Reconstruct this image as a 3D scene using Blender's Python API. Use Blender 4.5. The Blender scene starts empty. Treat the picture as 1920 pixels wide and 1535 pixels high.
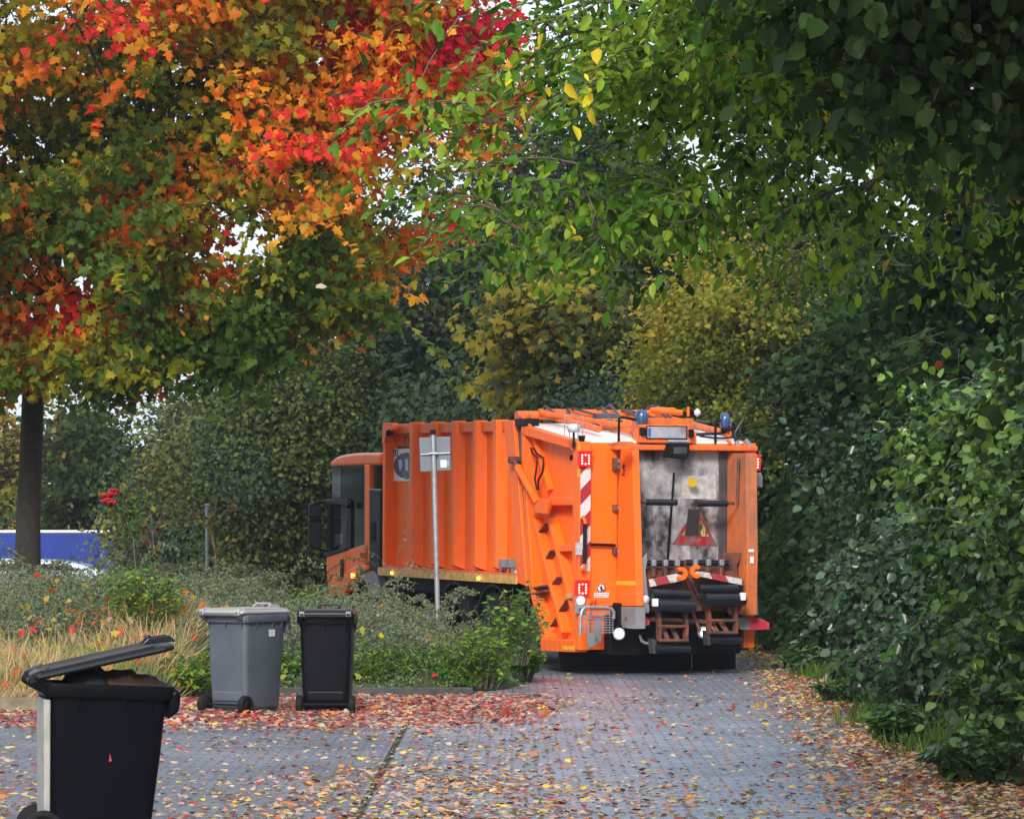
import bpy, math, random
import numpy as np
from mathutils import Vector, Matrix
sc = bpy.context.scene
R = math.radians
# ---------------------------------------------------------------- camera
F_, HOR, HC = 7500.0, 985.0, 1.95          # focal length in photo pixels, horizon row, eye height
cam_d = bpy.data.cameras.new("camera"); cam = bpy.data.objects.new("camera", cam_d)
sc.collection.objects.link(cam); sc.camera = cam
cam.location = (0, 0, HC); cam.rotation_euler = (R(90), 0, 0)
cam_d.sensor_width = 36; cam_d.lens = F_ / 1920 * 36; cam_d.shift_y = (HOR - 767.5) / 1920
cam_d.clip_start = 0.5; cam_d.clip_end = 2000
# ---------------------------------------------------------------- world, sun, exposure
SUN_EL, SUN_AZ = 31.0, -170.0               # degrees; azimuth clockwise from +Y
w = bpy.data.worlds.new("World"); sc.world = w; w.use_nodes = True
nt = w.node_tree; nt.nodes.clear()
out = nt.nodes.new('ShaderNodeOutputWorld'); add = nt.nodes.new('ShaderNodeAddShader')
sky = nt.nodes.new('ShaderNodeTexSky'); sky.sky_type = 'NISHITA'; sky.sun_disc = False
sky.sun_elevation = R(SUN_EL); sky.sun_rotation = R(SUN_AZ); sky.dust_density = 4; sky.air_density = 1.0
b1 = nt.nodes.new('ShaderNodeBackground'); b1.inputs[1].default_value = 0.07
b2 = nt.nodes.new('ShaderNodeBackground'); b2.inputs[0].default_value = (0.78, 0.88, 1.0, 1); b2.inputs[1].default_value = 0.84
nt.links.new(sky.outputs[0], b1.inputs[0]); nt.links.new(b1.outputs[0], add.inputs[0])
nt.links.new(b2.outputs[0], add.inputs[1]); nt.links.new(add.outputs[0], out.inputs[0])
sd_ = bpy.data.lights.new("sun", 'SUN'); sd_.energy = 2.9; sd_.angle = R(14); sd_.color = (1, 0.95, 0.88)
sun = bpy.data.objects.new("sun", sd_); sc.collection.objects.link(sun)
dv = Vector((math.sin(R(SUN_AZ)) * math.cos(R(SUN_EL)), math.cos(R(SUN_AZ)) * math.cos(R(SUN_EL)), math.sin(R(SUN_EL))))
sun.rotation_euler = (-dv).to_track_quat('-Z', 'Y').to_euler()
sc.view_settings.view_transform = 'Standard'; sc.view_settings.look = 'None'
sc.view_settings.exposure = 0.27; sc.view_settings.gamma = 1
sc.render.engine = 'CYCLES'
sc.cycles.max_bounces = 6; sc.cycles.diffuse_bounces = 3; sc.cycles.glossy_bounces = 3
sc.cycles.transmission_bounces = 4; sc.cycles.transparent_max_bounces = 6; sc.cycles.use_denoising = True
try: sc.cycles.denoiser = 'OPENIMAGEDENOISE'
except Exception: pass
rng = np.random.default_rng(11); random.seed(5)
# ---------------------------------------------------------------- helpers
def tag(o, label=None, cat=None, group=None, kind=None):
    if label: o['label'] = label
    if cat: o['category'] = cat
    if group: o['group'] = group
    if kind: o['kind'] = kind
    return o
def empty(name, loc=(0, 0, 0), rot=(0, 0, 0)):
    o = bpy.data.objects.new(name, None); sc.collection.objects.link(o)
    o.location = loc; o.rotation_euler = rot; o.empty_display_size = .2
    return o
def copy_tree(o, parent=None):
    c = o.copy(); sc.collection.objects.link(c)
    if parent: c.parent = parent
    for ch in list(o.children): copy_tree(ch, c)
    return c
def at(px, py, d): return Vector(((px - 960) / F_ * d, d, HC + (HOR - py) / F_ * d))
def on_ground(px, py):
    d = HC * F_ / (py - HOR); return (px - 960) / F_ * d, d
def sstep(t):
    t = np.clip(t, 0, 1); return t * t * (3 - 2 * t)
def ground_z(x, y):
    x = np.asarray(x, float); y = np.asarray(y, float)
    return (.0128 * np.clip(y - 52, 0, 22) - 1.9 * sstep((y - 80) / 30) * sstep((-x - 3) / 4)
            + .35 * sstep((x - 5.0) / 4) * sstep((y - 20) / 10))
class MB:
    def __init__(s): s.v = []; s.f = []; s.sm = []
    def poly(s, vs, fs, smooth=False):
        o = len(s.v); s.v += [tuple(p) for p in vs]; s.f += [tuple(i + o for i in f) for f in fs]; s.sm += [smooth] * len(fs); return s
    def box(s, x0, x1, y0, y1, z0, z1):
        return s.poly([(x0,y0,z0),(x1,y0,z0),(x1,y1,z0),(x0,y1,z0),(x0,y0,z1),(x1,y0,z1),(x1,y1,z1),(x0,y1,z1)],
            [(0,3,2,1),(4,5,6,7),(0,1,5,4),(1,2,6,5),(2,3,7,6),(3,0,4,7)])
    def prism(s, a, b):
        n = len(a); return s.poly(list(a) + list(b), [tuple(range(n - 1, -1, -1)), tuple(range(n, 2 * n))] + [(i, (i + 1) % n, n + (i + 1) % n, n + i) for i in range(n)])
    def px(s, pl, v0, v1): return s.prism([(v0, u, z) for u, z in pl], [(v1, u, z) for u, z in pl])
    def py(s, pl, u0, u1): return s.prism([(v, u0, z) for v, z in pl], [(v, u1, z) for v, z in pl])
    def bar(s, p, q, h, d):
        """flat bar between two points of the side plane (x const): p,q=(x,y,z), h width in plane, d depth +x"""
        p = Vector(p); q = Vector(q); t = (q - p).normalized(); n = Vector((1, 0, 0)).cross(t) * h / 2
        a = [p - n, q - n, q + n, p + n]; return s.prism(a, [k + Vector((d, 0, 0)) for k in a])
    def rbar(s, p, q, h, d):
        p = Vector(p); q = Vector(q); t = (q - p).normalized(); n = Vector((0, 1, 0)).cross(t) * h / 2
        a = [p - n, q - n, q + n, p + n]; return s.prism(a, [k + Vector((0, d, 0)) for k in a])
    def tube(s, pts, r, n=8, cap=True):
        pts = [Vector(p) for p in pts]; m = len(pts); rr = r if hasattr(r, '__len__') else [r] * m
        vs = []; up = None
        for i, p in enumerate(pts):
            t = (pts[min(i + 1, m - 1)] - pts[max(i - 1, 0)]).normalized()
            if up is None: up = Vector((0, 0, 1)) if abs(t.z) < .9 else Vector((1, 0, 0))
            a = t.cross(up).normalized(); b = a.cross(t).normalized(); up = b
            for k in range(n):
                an = 2 * math.pi * k / n; vs.append(p + (a * math.cos(an) + b * math.sin(an)) * rr[i])
        fs = [(i * n + k, i * n + (k + 1) % n, (i + 1) * n + (k + 1) % n, (i + 1) * n + k) for i in range(m - 1) for k in range(n)]
        s.poly(vs, fs, True)
        if cap:
            s.poly(vs[:n], [tuple(range(n))]); s.poly(vs[-n:], [tuple(range(n - 1, -1, -1))])
        return s
    def lathe(s, prof, c, axis='z', n=24):
        vs = []
        for r, h in prof:
            for k in range(n):
                a = 2 * math.pi * k / n; x, y = r * math.cos(a), r * math.sin(a)
                vs.append({'z': (c[0]+x, c[1]+y, c[2]+h), 'x': (c[0]+h, c[1]+x, c[2]+y), 'y': (c[0]+x, c[1]+h, c[2]+y)}[axis])
        m = len(prof)
        s.poly(vs, [(i * n + k, i * n + (k + 1) % n, (i + 1) * n + (k + 1) % n, (i + 1) * n + k) for i in range(m - 1) for k in range(n)], True)
        s.poly(vs[:n], [tuple(range(n))]); s.poly(vs[-n:], [tuple(range(n))]); return s
    def build(s, name, mat, parent=None, bevel=0, seg=2):
        me = bpy.data.meshes.new(name); me.from_pydata([tuple(p) for p in s.v], [], s.f)
        me.polygons.foreach_set('use_smooth', s.sm); me.materials.append(mat); me.update()
        o = bpy.data.objects.new(name, me); sc.collection.objects.link(o); o.parent = parent
        if bevel:
            m = o.modifiers.new('bevel', 'BEVEL'); m.width = bevel; m.segments = seg; m.limit_method = 'ANGLE'; m.angle_limit = R(40)
        return o
# ---------------------------------------------------------------- materials
def nm(name):
    m = bpy.data.materials.new(name); m.use_nodes = True; n = m.node_tree; b = n.nodes['Principled BSDF']; return m, n, b
def plain(name, col, rough=.5, metal=0, spec=.5, coat=0, emit=None, es=0, var=0, vs=6, bump=0, bs=40):
    m, n, b = nm(name); b.inputs['Base Color'].default_value = (*col, 1); b.inputs['Roughness'].default_value = rough
    b.inputs['Metallic'].default_value = metal; b.inputs['Specular IOR Level'].default_value = spec; b.inputs['Coat Weight'].default_value = coat
    if emit: b.inputs['Emission Color'].default_value = (*emit, 1); b.inputs['Emission Strength'].default_value = es
    if var:
        tc = n.nodes.new('ShaderNodeTexCoord'); no = n.nodes.new('ShaderNodeTexNoise'); no.inputs['Scale'].default_value = vs; no.inputs['Detail'].default_value = 6
        mr = n.nodes.new('ShaderNodeMapRange'); mr.inputs[1].default_value = .3; mr.inputs[2].default_value = .7; mr.inputs[3].default_value = 1 - var; mr.inputs[4].default_value = 1 + var
        mx = n.nodes.new('ShaderNodeMix'); mx.data_type = 'RGBA'; mx.blend_type = 'MULTIPLY'; mx.inputs[0].default_value = 1; mx.inputs[6].default_value = (*col, 1)
        n.links.new(tc.outputs['Object'], no.inputs[0]); n.links.new(no.outputs[0], mr.inputs[0]); n.links.new(mr.outputs[0], mx.inputs[7]); n.links.new(mx.outputs[2], b.inputs['Base Color'])
    if bump:
        tc = n.nodes.new('ShaderNodeTexCoord'); no = n.nodes.new('ShaderNodeTexNoise'); no.inputs['Scale'].default_value = bs; no.inputs['Detail'].default_value = 5
        bp = n.nodes.new('ShaderNodeBump'); bp.inputs['Strength'].default_value = bump; bp.inputs['Distance'].default_value = .02
        n.links.new(tc.outputs['Object'], no.inputs[0]); n.links.new(no.outputs[0], bp.inputs['Height']); n.links.new(bp.outputs[0], b.inputs['Normal'])
    return m
def paint(name, col, dirt=(.12, .07, .05), amount=.35, rough=.38, lo=.45, hi=.75, streak=(5, 5, .9)):
    """weathered paint: blotches and vertical grime streaks"""
    m, n, b = nm(name); L = n.links.new
    tc = n.nodes.new('ShaderNodeTexCoord'); mp = n.nodes.new('ShaderNodeMapping'); mp.inputs['Scale'].default_value = streak
    no = n.nodes.new('ShaderNodeTexNoise'); no.inputs['Scale'].default_value = 2.2; no.inputs['Detail'].default_value = 8; no.inputs['Roughness'].default_value = .62
    n2 = n.nodes.new('ShaderNodeTexNoise'); n2.inputs['Scale'].default_value = 14; n2.inputs['Detail'].default_value = 5
    mr = n.nodes.new('ShaderNodeMapRange'); mr.inputs[1].default_value = lo; mr.inputs[2].default_value = hi; mr.inputs[3].default_value = 0; mr.inputs[4].default_value = amount
    ad = n.nodes.new('ShaderNodeMath'); ad.operation = 'MULTIPLY_ADD'; ad.inputs[1].default_value = .25; 
    mx = n.nodes.new('ShaderNodeMix'); mx.data_type = 'RGBA'; mx.inputs[6].default_value = (*col, 1); mx.inputs[7].default_value = (*dirt, 1)
    L(tc.outputs['Object'], mp.inputs[0]); L(mp.outputs[0], no.inputs[0]); L(tc.outputs['Object'], n2.inputs[0]); L(n2.outputs[0], ad.inputs[0]); L(no.outputs[0], ad.inputs[2])
    L(ad.outputs[0], mr.inputs[0]); L(mr.outputs[0], mx.inputs[0]); L(mx.outputs[2], b.inputs['Base Color'])
    r2 = n.nodes.new('ShaderNodeMapRange'); r2.inputs[3].default_value = rough - .1; r2.inputs[4].default_value = rough + .25; L(no.outputs[0], r2.inputs[0]); L(r2.outputs[0], b.inputs['Roughness'])
    b.inputs['Coat Weight'].default_value = .12; b.inputs['Coat Roughness'].default_value = .2; b.inputs['Specular IOR Level'].default_value = .3
    bp = n.nodes.new('ShaderNodeBump'); bp.inputs['Strength'].default_value = .12; bp.inputs['Distance'].default_value = .03; L(no.outputs[0], bp.inputs['Height']); L(bp.outputs[0], b.inputs['Normal'])
    return m
def stripes(name, c1, c2, kx, kz, period, wear=.3):
    m, n, b = nm(name); L = n.links.new
    tc = n.nodes.new('ShaderNodeTexCoord'); sx = n.nodes.new('ShaderNodeSeparateXYZ'); L(tc.outputs['Object'], sx.inputs[0])
    a = n.nodes.new('ShaderNodeMath'); a.operation = 'MULTIPLY'; a.inputs[1].default_value = kx / period; L(sx.outputs[0], a.inputs[0])
    c = n.nodes.new('ShaderNodeMath'); c.operation = 'MULTIPLY_ADD'; c.inputs[1].default_value = kz / period; L(sx.outputs[2], c.inputs[0]); L(a.outputs[0], c.inputs[2])
    f = n.nodes.new('ShaderNodeMath'); f.operation = 'FRACT'; L(c.outputs[0], f.inputs[0])
    g = n.nodes.new('ShaderNodeMath'); g.operation = 'GREATER_THAN'; g.inputs[1].default_value = .5; L(f.outputs[0], g.inputs[0])
    mx = n.nodes.new('ShaderNodeMix'); mx.data_type = 'RGBA'; mx.inputs[6].default_value = (*c1, 1); mx.inputs[7].default_value = (*c2, 1); L(g.outputs[0], mx.inputs[0])
    no = n.nodes.new('ShaderNodeTexNoise'); no.inputs['Scale'].default_value = 25; no.inputs['Detail'].default_value = 6; L(tc.outputs['Object'], no.inputs[0])
    mr = n.nodes.new('ShaderNodeMapRange'); mr.inputs[1].default_value = .45; mr.inputs[2].default_value = .8; mr.inputs[4].default_value = wear; L(no.outputs[0], mr.inputs[0])
    m2 = n.nodes.new('ShaderNodeMix'); m2.data_type = 'RGBA'; m2.inputs[7].default_value = (.14, .11, .1, 1); L(mr.outputs[0], m2.inputs[0]); L(mx.outputs[2], m2.inputs[6]); L(m2.outputs[2], b.inputs['Base Color'])
    b.inputs['Roughness'].default_value = .4
    return m
ORANGE = paint('orange_paint', (1.0, .150, .004), (.60, .15, .055), .6, .36, .53, .86)
ORANGE2 = paint('worn_orange_paint', (.82, .145, .020), (.20, .09, .05), .8, .45, .55, .82)
RUST = paint('rusty_orange_steel', (.25, .066, .034), (.05, .04, .038), .95, .55, .46, .72, (3, 3, 2))
CABOR = paint('cab_orange_paint', (1.0, .16, .005), (.6, .12, .03), .15, .28, .6, .9)
STAIN = paint('stained_steel_plate', (.44, .42, .45), (.035, .032, .032), 1.0, .32, .48, .76, (1.7, 1.7, .75))
GRIME = paint('grimy_orange_paint', (.70, .17, .04), (.20, .11, .08), .75, .5, .44, .75, (1.6, 1.6, 1.0))
for n_ in CABOR.node_tree.nodes:
    if n_.type == 'BSDF_PRINCIPLED': n_.inputs['Coat Weight'].default_value = .35; n_.inputs['Coat Roughness'].default_value = .12
PALE = plain('pale_hopper_roof', (.86, .84, .82), .4, var=.15, vs=5)  # near-white base colour for the whole hopper roof
BLACK = plain('black_rubber', (.008, .009, .012), .45, spec=.18)
ROLL = plain('black_roller_rubber', (.010, .012, .018), .34, spec=.45)
DARK = plain('dark_chassis', (.006, .006, .007), .7, spec=.15)
TYRE = plain('tyre_rubber', (.010, .010, .011), .7, spec=.15, bump=.3)
RIM = plain('rim_grey_steel', (.10, .11, .14), .45, var=.2)
GREY = plain('grey_plastic', (.20, .21, .23), .5, var=.1)
STEEL = plain('galvanised_steel', (.34, .36, .40), .42, metal=.55, var=.18, vs=20)
WHITE = plain('white_sticker', (.75, .73, .76), .5)
RED = plain('red_marker', (.45, .03, .05), .45)
REDF = plain('red_flag_plastic', (.5, .045, .08), .5, var=.2)
GLASS = plain('dark_cab_glass', (.006, .009, .011), .06, spec=.22)
LGLASS = plain('pale_window_glass', (.05, .055, .06), .05, spec=.6)
BEIGE = plain('reflective_beige_strip', (.62, .34, .09), .45, var=.35, vs=9)
YEL = plain('yellow_strip', (.85, .42, .015), .45, var=.2)
BLUE = plain('blue_beacon', (.03, .07, .18), .15, spec=.8)
CLEARL = plain('lamp_clear', (.55, .62, .70), .2, spec=.8)
SEAL = plain('grey_seal', (.05, .05, .058), .5, var=.3)
BLUEB = plain('blue_button', (.01, .12, .6), .4)
GREENP = plain('green_print', (.04, .22, .05), .5)
INK = plain('dark_print', (.025, .02, .02), .5)
EM_RED = plain('lit_red_lens', (.6, .0, .0), .4, emit=(1, .01, .01), es=.6)
EM_DOT = plain('lit_led', (1, .5, .4), .4, emit=(1, .4, .33), es=1.8)
EM_W = plain('lit_reversing_lamp', (1, 1, 1), .4, emit=(1, 1, .93), es=8)
EM_W2 = plain('lit_side_lamp', (1, 1, 1), .4, emit=(.9, .85, 1), es=5)
EM_A = plain('lit_amber', (1, .4, .05), .4, emit=(1, .33, .03), es=6)
# ---------------------------------------------------------------- ground, roads, paving
def strip(name, ys, xl, xr, mat, dz, nx=14, edge=0):
    V = []; Fc = []
    for y in ys:
        a, b = xl(y), xr(y)
        for i in range(nx + 1):
            x = a + (b - a) * i / nx; V.append((x, y, float(ground_z(x, y)) + dz))
    for j in range(len(ys) - 1):
        for i in range(nx):
            k = j * (nx + 1) + i; Fc.append((k, k + 1, k + nx + 2, k + nx + 1))
    return tag(MB().poly(V, Fc).build(name, mat), kind='structure')
def paving(name, rot, c1, c2):
    m, n, b = nm(name); L = n.links.new
    tc = n.nodes.new('ShaderNodeTexCoord'); mp = n.nodes.new('ShaderNodeMapping'); mp.inputs['Rotation'].default_value = (0, 0, rot)
    br = n.nodes.new('ShaderNodeTexBrick'); br.inputs['Scale'].default_value = 1; br.inputs['Brick Width'].default_value = .2; br.inputs['Row Height'].default_value = .2
    br.inputs['Mortar Size'].default_value = .011; br.inputs['Mortar Smooth'].default_value = .3; br.offset = .5
    br.inputs['Color1'].default_value = (*c1, 1); br.inputs['Color2'].default_value = (*c2, 1); br.inputs['Mortar'].default_value = (.075, .08, .075, 1)
    no = n.nodes.new('ShaderNodeTexNoise'); no.inputs['Scale'].default_value = .55; no.inputs['Detail'].default_value = 9; no.inputs['Roughness'].default_value = .65
    mr = n.nodes.new('ShaderNodeMapRange'); mr.inputs[1].default_value = .3; mr.inputs[2].default_value = .7; mr.inputs[3].default_value = .62; mr.inputs[4].default_value = 1.28
    mx = n.nodes.new('ShaderNodeMix'); mx.data_type = 'RGBA'; mx.blend_type = 'MULTIPLY'; mx.inputs[0].default_value = 1
    L(tc.outputs['Object'], mp.inputs[0]); L(mp.outputs[0], br.inputs[0]); L(tc.outputs['Object'], no.inputs[0]); L(no.outputs[0], mr.inputs[0])
    L(br.outputs[0], mx.inputs[6]); L(mr.outputs[0], mx.inputs[7]); L(mx.outputs[2], b.inputs['Base Color'])
    b.inputs['Roughness'].default_value = .42; b.inputs['Specular IOR Level'].default_value = .6
    bp = n.nodes.new('ShaderNodeBump'); bp.inputs['Strength'].default_value = .6; bp.inputs['Distance'].default_value = .01
    L(br.outputs['Fac'], bp.inputs['Height']); bp.invert = True; L(bp.outputs[0], b.inputs['Normal'])
    return m
SOIL = plain('soil_and_moss', (.045, .05, .02), .9, var=.5, vs=3, bump=.5, bs=12)
xs = np.concatenate([[-150, -100, -60, -40], np.arange(-30, 31, 1.0), [40, 60, 100, 150]])
ys_ = np.concatenate([[-60, -20, 0, 6], np.arange(10, 130, 1.5), [140, 170, 220]])
V = [(x, y, float(ground_z(x, y))) for y in ys_ for x in xs]; nxx = len(xs)
Fc = [(j * nxx + i, j * nxx + i + 1, (j + 1) * nxx + i + 1, (j + 1) * nxx + i) for j in range(len(ys_) - 1) for i in range(nxx - 1)]
tag(MB().poly(V, Fc).build('ground', SOIL), kind='structure')
XL = lambda y: float(np.interp(y, [0, 45, 46.1, 47.5, 49.5, 51, 53, 60, 70, 90], [-1.0, -1.0, -.6, -.05, .25, .25, -.3, -3.5, -8.5, -19]))
XR = lambda y: float(np.interp(y, [0, 30, 35, 45, 55, 60, 66, 75, 90], [3.1, 3.1, 3.25, 3.6, 3.9, 3.7, 2.4, -2, -10]))
ROADM = paving('road_paving_stones', 0, (.142, .176, .232), (.195, .232, .290))
DRIVEM = paving('forecourt_paving_stones', 0, (.125, .14, .178), (.165, .18, .222))
strip('road', np.arange(8, 90.1, .5), XL, XR, ROADM, .01)
strip('paved_forecourt', np.arange(8, 46.1, .5), lambda y: -14.0 if y < 39 else -14 + (y - 39) * 1.2, lambda y: -1.06, DRIVEM, .008)
MOSS = plain('moss_joint', (.07, .085, .045), .9, var=.6, vs=3, bump=.5)
strip('paving_joint', np.arange(8, 45.6, .5), lambda y: -1.045 + .008 * math.sin(y * 9), lambda y: -1.03 + .012 * math.sin(y * 7), MOSS, .013, 1)
KERB = plain('dark_kerb_stone', (.05, .05, .05), .8, var=.4, vs=10, bump=.3)
tag(MB().box(-2.95, -.45, 46.12, 46.24, -.05, .085).build('kerb', KERB, bevel=.012), kind='structure')
EDGEW = plain('weathered_edging', (.16, .13, .08), .8, var=.4, vs=10, bump=.3)
tag(MB().box(-5.6, -4.55, 41.62, 41.76, -.05, .16).build('bed_edging', EDGEW, bevel=.015), 'weathered wooden edging at the front of the grassy bed behind the open black bin', 'garden edging')
# bed with shrubs
FR = lambda x: np.interp(x, [-30, -8, -5.2, -4.2, -3.3, -.5, 1], [41, 41, 41.8, 43.6, 46.2, 46.3, 46.3])
XBR = lambda y: np.interp(y, [40, 46.2, 47.5, 49.5, 51, 53, 60, 70, 90], [-.6, -.6, -.1, .18, .18, -.4, -3.6, -8.6, -19])
def bed_in(x, y): return np.minimum(y - FR(x), (XBR(y) - x) * .95)
def bed_h(x, y):
    d = bed_in(x, y); top = .93 + .15 * sstep((-x - 2) / 3)
    front = np.where(x < -3.2, .45 + .75 * sstep((y - 44.5) / 4), 1.0)
    return np.where(d > 0, top * front * sstep(.12 + d / 1.7) * (.93 + .09 * np.sin(x * 1.7 + y) + .05 * np.sin(x * 4.1 - y * 2.3)), 0)
gx = np.arange(-20, 1.0, .2); gy = np.arange(41, 62, .25); V = []; idx = {}; Fc = []
for j, y in enumerate(gy):
    for i, x in enumerate(gx): V.append((x, y, float(ground_z(x, y)) + float(bed_h(x, y)) * .8 - .12 - .9 * float(sstep((y - 55) / 5))))
n_ = len(gx)
Fc = [(j * n_ + i, j * n_ + i + 1, (j + 1) * n_ + i + 1, (j + 1) * n_ + i) for j in range(len(gy) - 1) for i in range(n_ - 1)]
tag(MB().poly(V, Fc).build('planted_bank', SOIL), kind='structure')
# ---------------------------------------------------------------- foliage
def leafmat(name, rough=.5, trans=.3, spec=.35):
    m, n, b = nm(name); L = n.links.new
    at_ = n.nodes.new('ShaderNodeAttribute'); at_.attribute_name = 'leaf'; L(at_.outputs['Color'], b.inputs['Base Color'])
    b.inputs['Roughness'].default_value = rough; b.inputs['Specular IOR Level'].default_value = spec
    tr = n.nodes.new('ShaderNodeBsdfTranslucent'); L(at_.outputs['Color'], tr.inputs[0])
    ms = n.nodes.new('ShaderNodeMixShader'); ms.inputs[0].default_value = trans
    L(b.outputs[0], ms.inputs[1]); L(tr.outputs[0], ms.inputs[2]); L(ms.outputs[0], n.nodes['Material Output'].inputs[0]); return m
LM = leafmat('maple_leaf', .5, .55, .2); LG = leafmat('green_leaf', .45, .42, .18); LW = leafmat('waxy_leaf', .28, .2, .38); LF = leafmat('far_leaf', .6, .25, .05); LD = leafmat('dry_leaf', .65, .15)
BARK = plain('bark', (.026, .022, .018), .9, var=.4, vs=14, bump=.8, bs=30)
TWIG = plain('pale_twig', (.12, .10, .08), .8, var=.3)
def shape_maple():
    h = [(-.06, .36), (.2, .27), (.42, .56), (.52, .24), (.70, .26)]
    o = [(0, 0)] + h + [(1, 0)] + [(x, -y) for x, y in h[::-1]]
    v = [(x, y, -.55 * y * y) for x, y in o] + [(.34, 0, .05)]; n = len(o)
    return v, [(n, i, (i + 1) % n) for i in range(n)]
def shape_leaf(wd=.25, fold=.3, bend=.15):
    v = [(0, 0, 0), (.32, wd, fold * wd), (.7, wd * .8, fold * wd - bend * .5), (1, 0, -bend), (.7, -wd * .8, fold * wd - bend * .5), (.32, -wd, fold * wd)]
    return v, [(0, 1, 2, 3), (0, 3, 4, 5)]
S_M = shape_maple(); S_L = shape_leaf(); S_B = shape_leaf(.38, .2, .2); S_N = shape_leaf(.11, .2, .3)
S_Q = ([(0, 0, 0), (.5, .34, .06), (1, 0, 0), (.5, -.34, .06)], [(0, 1, 2, 3)])
S_G = ([(0, .012, 0), (.5, .010, -.06), (1, 0, -.3), (.5, -.010, -.06), (0, -.012, 0)], [(0, 1, 2, 3, 4)])
S_C = ([(0, 0, 0), (.1, .3, .12), (.55, .42, .16), (1, 0, .02), (.55, -.42, .1), (.1, -.3, .14)], [(0, 1, 2, 3), (0, 3, 4, 5)])
def unit(a): return a / np.maximum(np.linalg.norm(a, axis=1, keepdims=True), 1e-6)
def leaves(name, P, N, A, S, C, shape, mat, parent=None, origin=(0, 0, 0)):
    P = np.asarray(P) - np.asarray(origin); n = len(P); tv = np.array(shape[0]); k = len(tv); N = unit(N); A = unit(A - N * np.sum(A * N, 1, keepdims=True)); B = np.cross(N, A)
    W = 1 + .25 * (rng.random(n) - .5)
    co = P[:, None] + S[:, None, None] * (tv[None, :, 0:1] * A[:, None] + tv[None, :, 1:2] * B[:, None] * W[:, None, None] + tv[None, :, 2:3] * N[:, None])
    fs = shape[1]; lt = np.array([len(f) for f in fs]); flat = np.concatenate([np.array(f) for f in fs]); nl = len(flat)
    li = (flat[None] + (np.arange(n) * k)[:, None]).ravel(); tot = np.tile(lt, n); st = np.concatenate([[0], np.cumsum(tot)[:-1]])
    me = bpy.data.meshes.new(name); me.vertices.add(n * k); me.vertices.foreach_set('co', co.astype(np.float32).ravel())
    me.loops.add(n * nl); me.loops.foreach_set('vertex_index', li.astype(np.int32)); me.polygons.add(n * len(fs))
    me.polygons.foreach_set('loop_start', st.astype(np.int32)); me.polygons.foreach_set('loop_total', tot.astype(np.int32))
    me.update(calc_edges=True)
    ca = me.attributes.new('leaf', 'FLOAT_COLOR', 'POINT'); c4 = np.ones((n, k, 4), np.float32); c4[:, :, :3] = np.clip(C, 0, 1)[:, None]; ca.data.foreach_set('color', c4.ravel())
    me.materials.append(mat); o = bpy.data.objects.new(name, me); sc.collection.objects.link(o); o.parent = parent; return o
def noise3(P, s, seed=0):
    r = np.random.default_rng(seed); out = np.zeros(len(P))
    for _ in range(7):
        k = r.normal(0, 1, 3) * s; out += np.sin(P @ k + r.random() * 6.28)
    return out / 3.2
def pal(cols, wts, n):
    cols = np.array(cols); w_ = np.array(wts, float); return cols[rng.choice(len(cols), n, p=w_ / w_.sum())]
def jit(C, a=.3): return C * (1 - a / 2 + a * rng.random((len(C), 1))) * (1 + .12 * (rng.random((len(C), 3)) - .5))
def limbs(name, trunk, Cc, r_tip, mat, parent, origin, keep=1.0, r_trunk=None, exp_=.46):
    """branch network growing from the trunk polyline to every clump"""
    nodes = [np.array(p, float) for p in trunk]; par = [-1] + list(range(len(trunk) - 1)); pl = [0.0]
    for i in range(1, len(nodes)): pl.append(pl[-1] + np.linalg.norm(nodes[i] - nodes[i - 1]))
    top = nodes[-1]; Cs = Cc[np.argsort(np.linalg.norm(Cc - top, axis=1))]; first = max(1, len(trunk) - 2)
    arr = np.zeros((len(nodes) + len(Cs), 3)); arr[:len(nodes)] = nodes; L = np.zeros(len(arr)); L[:len(nodes)] = pl; m = len(nodes)
    for c in Cs:
        d = np.linalg.norm(arr[first:m] - c, axis=1); j = first + int(np.argmin(d + .38 * L[first:m])); arr[m] = c; L[m] = L[j] + np.linalg.norm(arr[j] - c); par.append(j); m += 1
    cnt = np.zeros(m)
    for i in range(m - 1, 0, -1):
        cnt[i] += 1; cnt[par[i]] += cnt[i]
    rad = r_tip * np.maximum(cnt, 1) ** exp_
    if r_trunk: rad = rad * min(1, r_trunk / rad[first]); rad[:first + 1] = np.linspace(r_trunk * 1.15, r_trunk * .9, first + 1)
    mb = MB(); og = np.array(origin)
    tp = [Vector(arr[i] - og) for i in range(len(trunk))]; mb.tube(tp, [rad[i] * (1.25 if i == 0 else 1) for i in range(len(trunk))], 14)
    tr = mb.build('trunk', mat, parent); mb = MB()
    for i in range(len(trunk), m):
        p, q = arr[par[i]] - og, arr[i] - og; ln = np.linalg.norm(q - p)
        if cnt[i] < 2 and rng.random() > keep: continue
        mid = (p + q) / 2 + rng.normal(0, .07, 3) * ln + np.array([0, 0, .05 * ln]); ra = min(rad[par[i]], rad[i] * 1.35)
        mb.tube([p, mid, q], [ra, (ra + rad[i]) / 2, rad[i]], 5 if rad[i] < .03 else 8, cap=False)
    if mb.v: mb.build('limb', mat, parent)
    return tr
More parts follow.
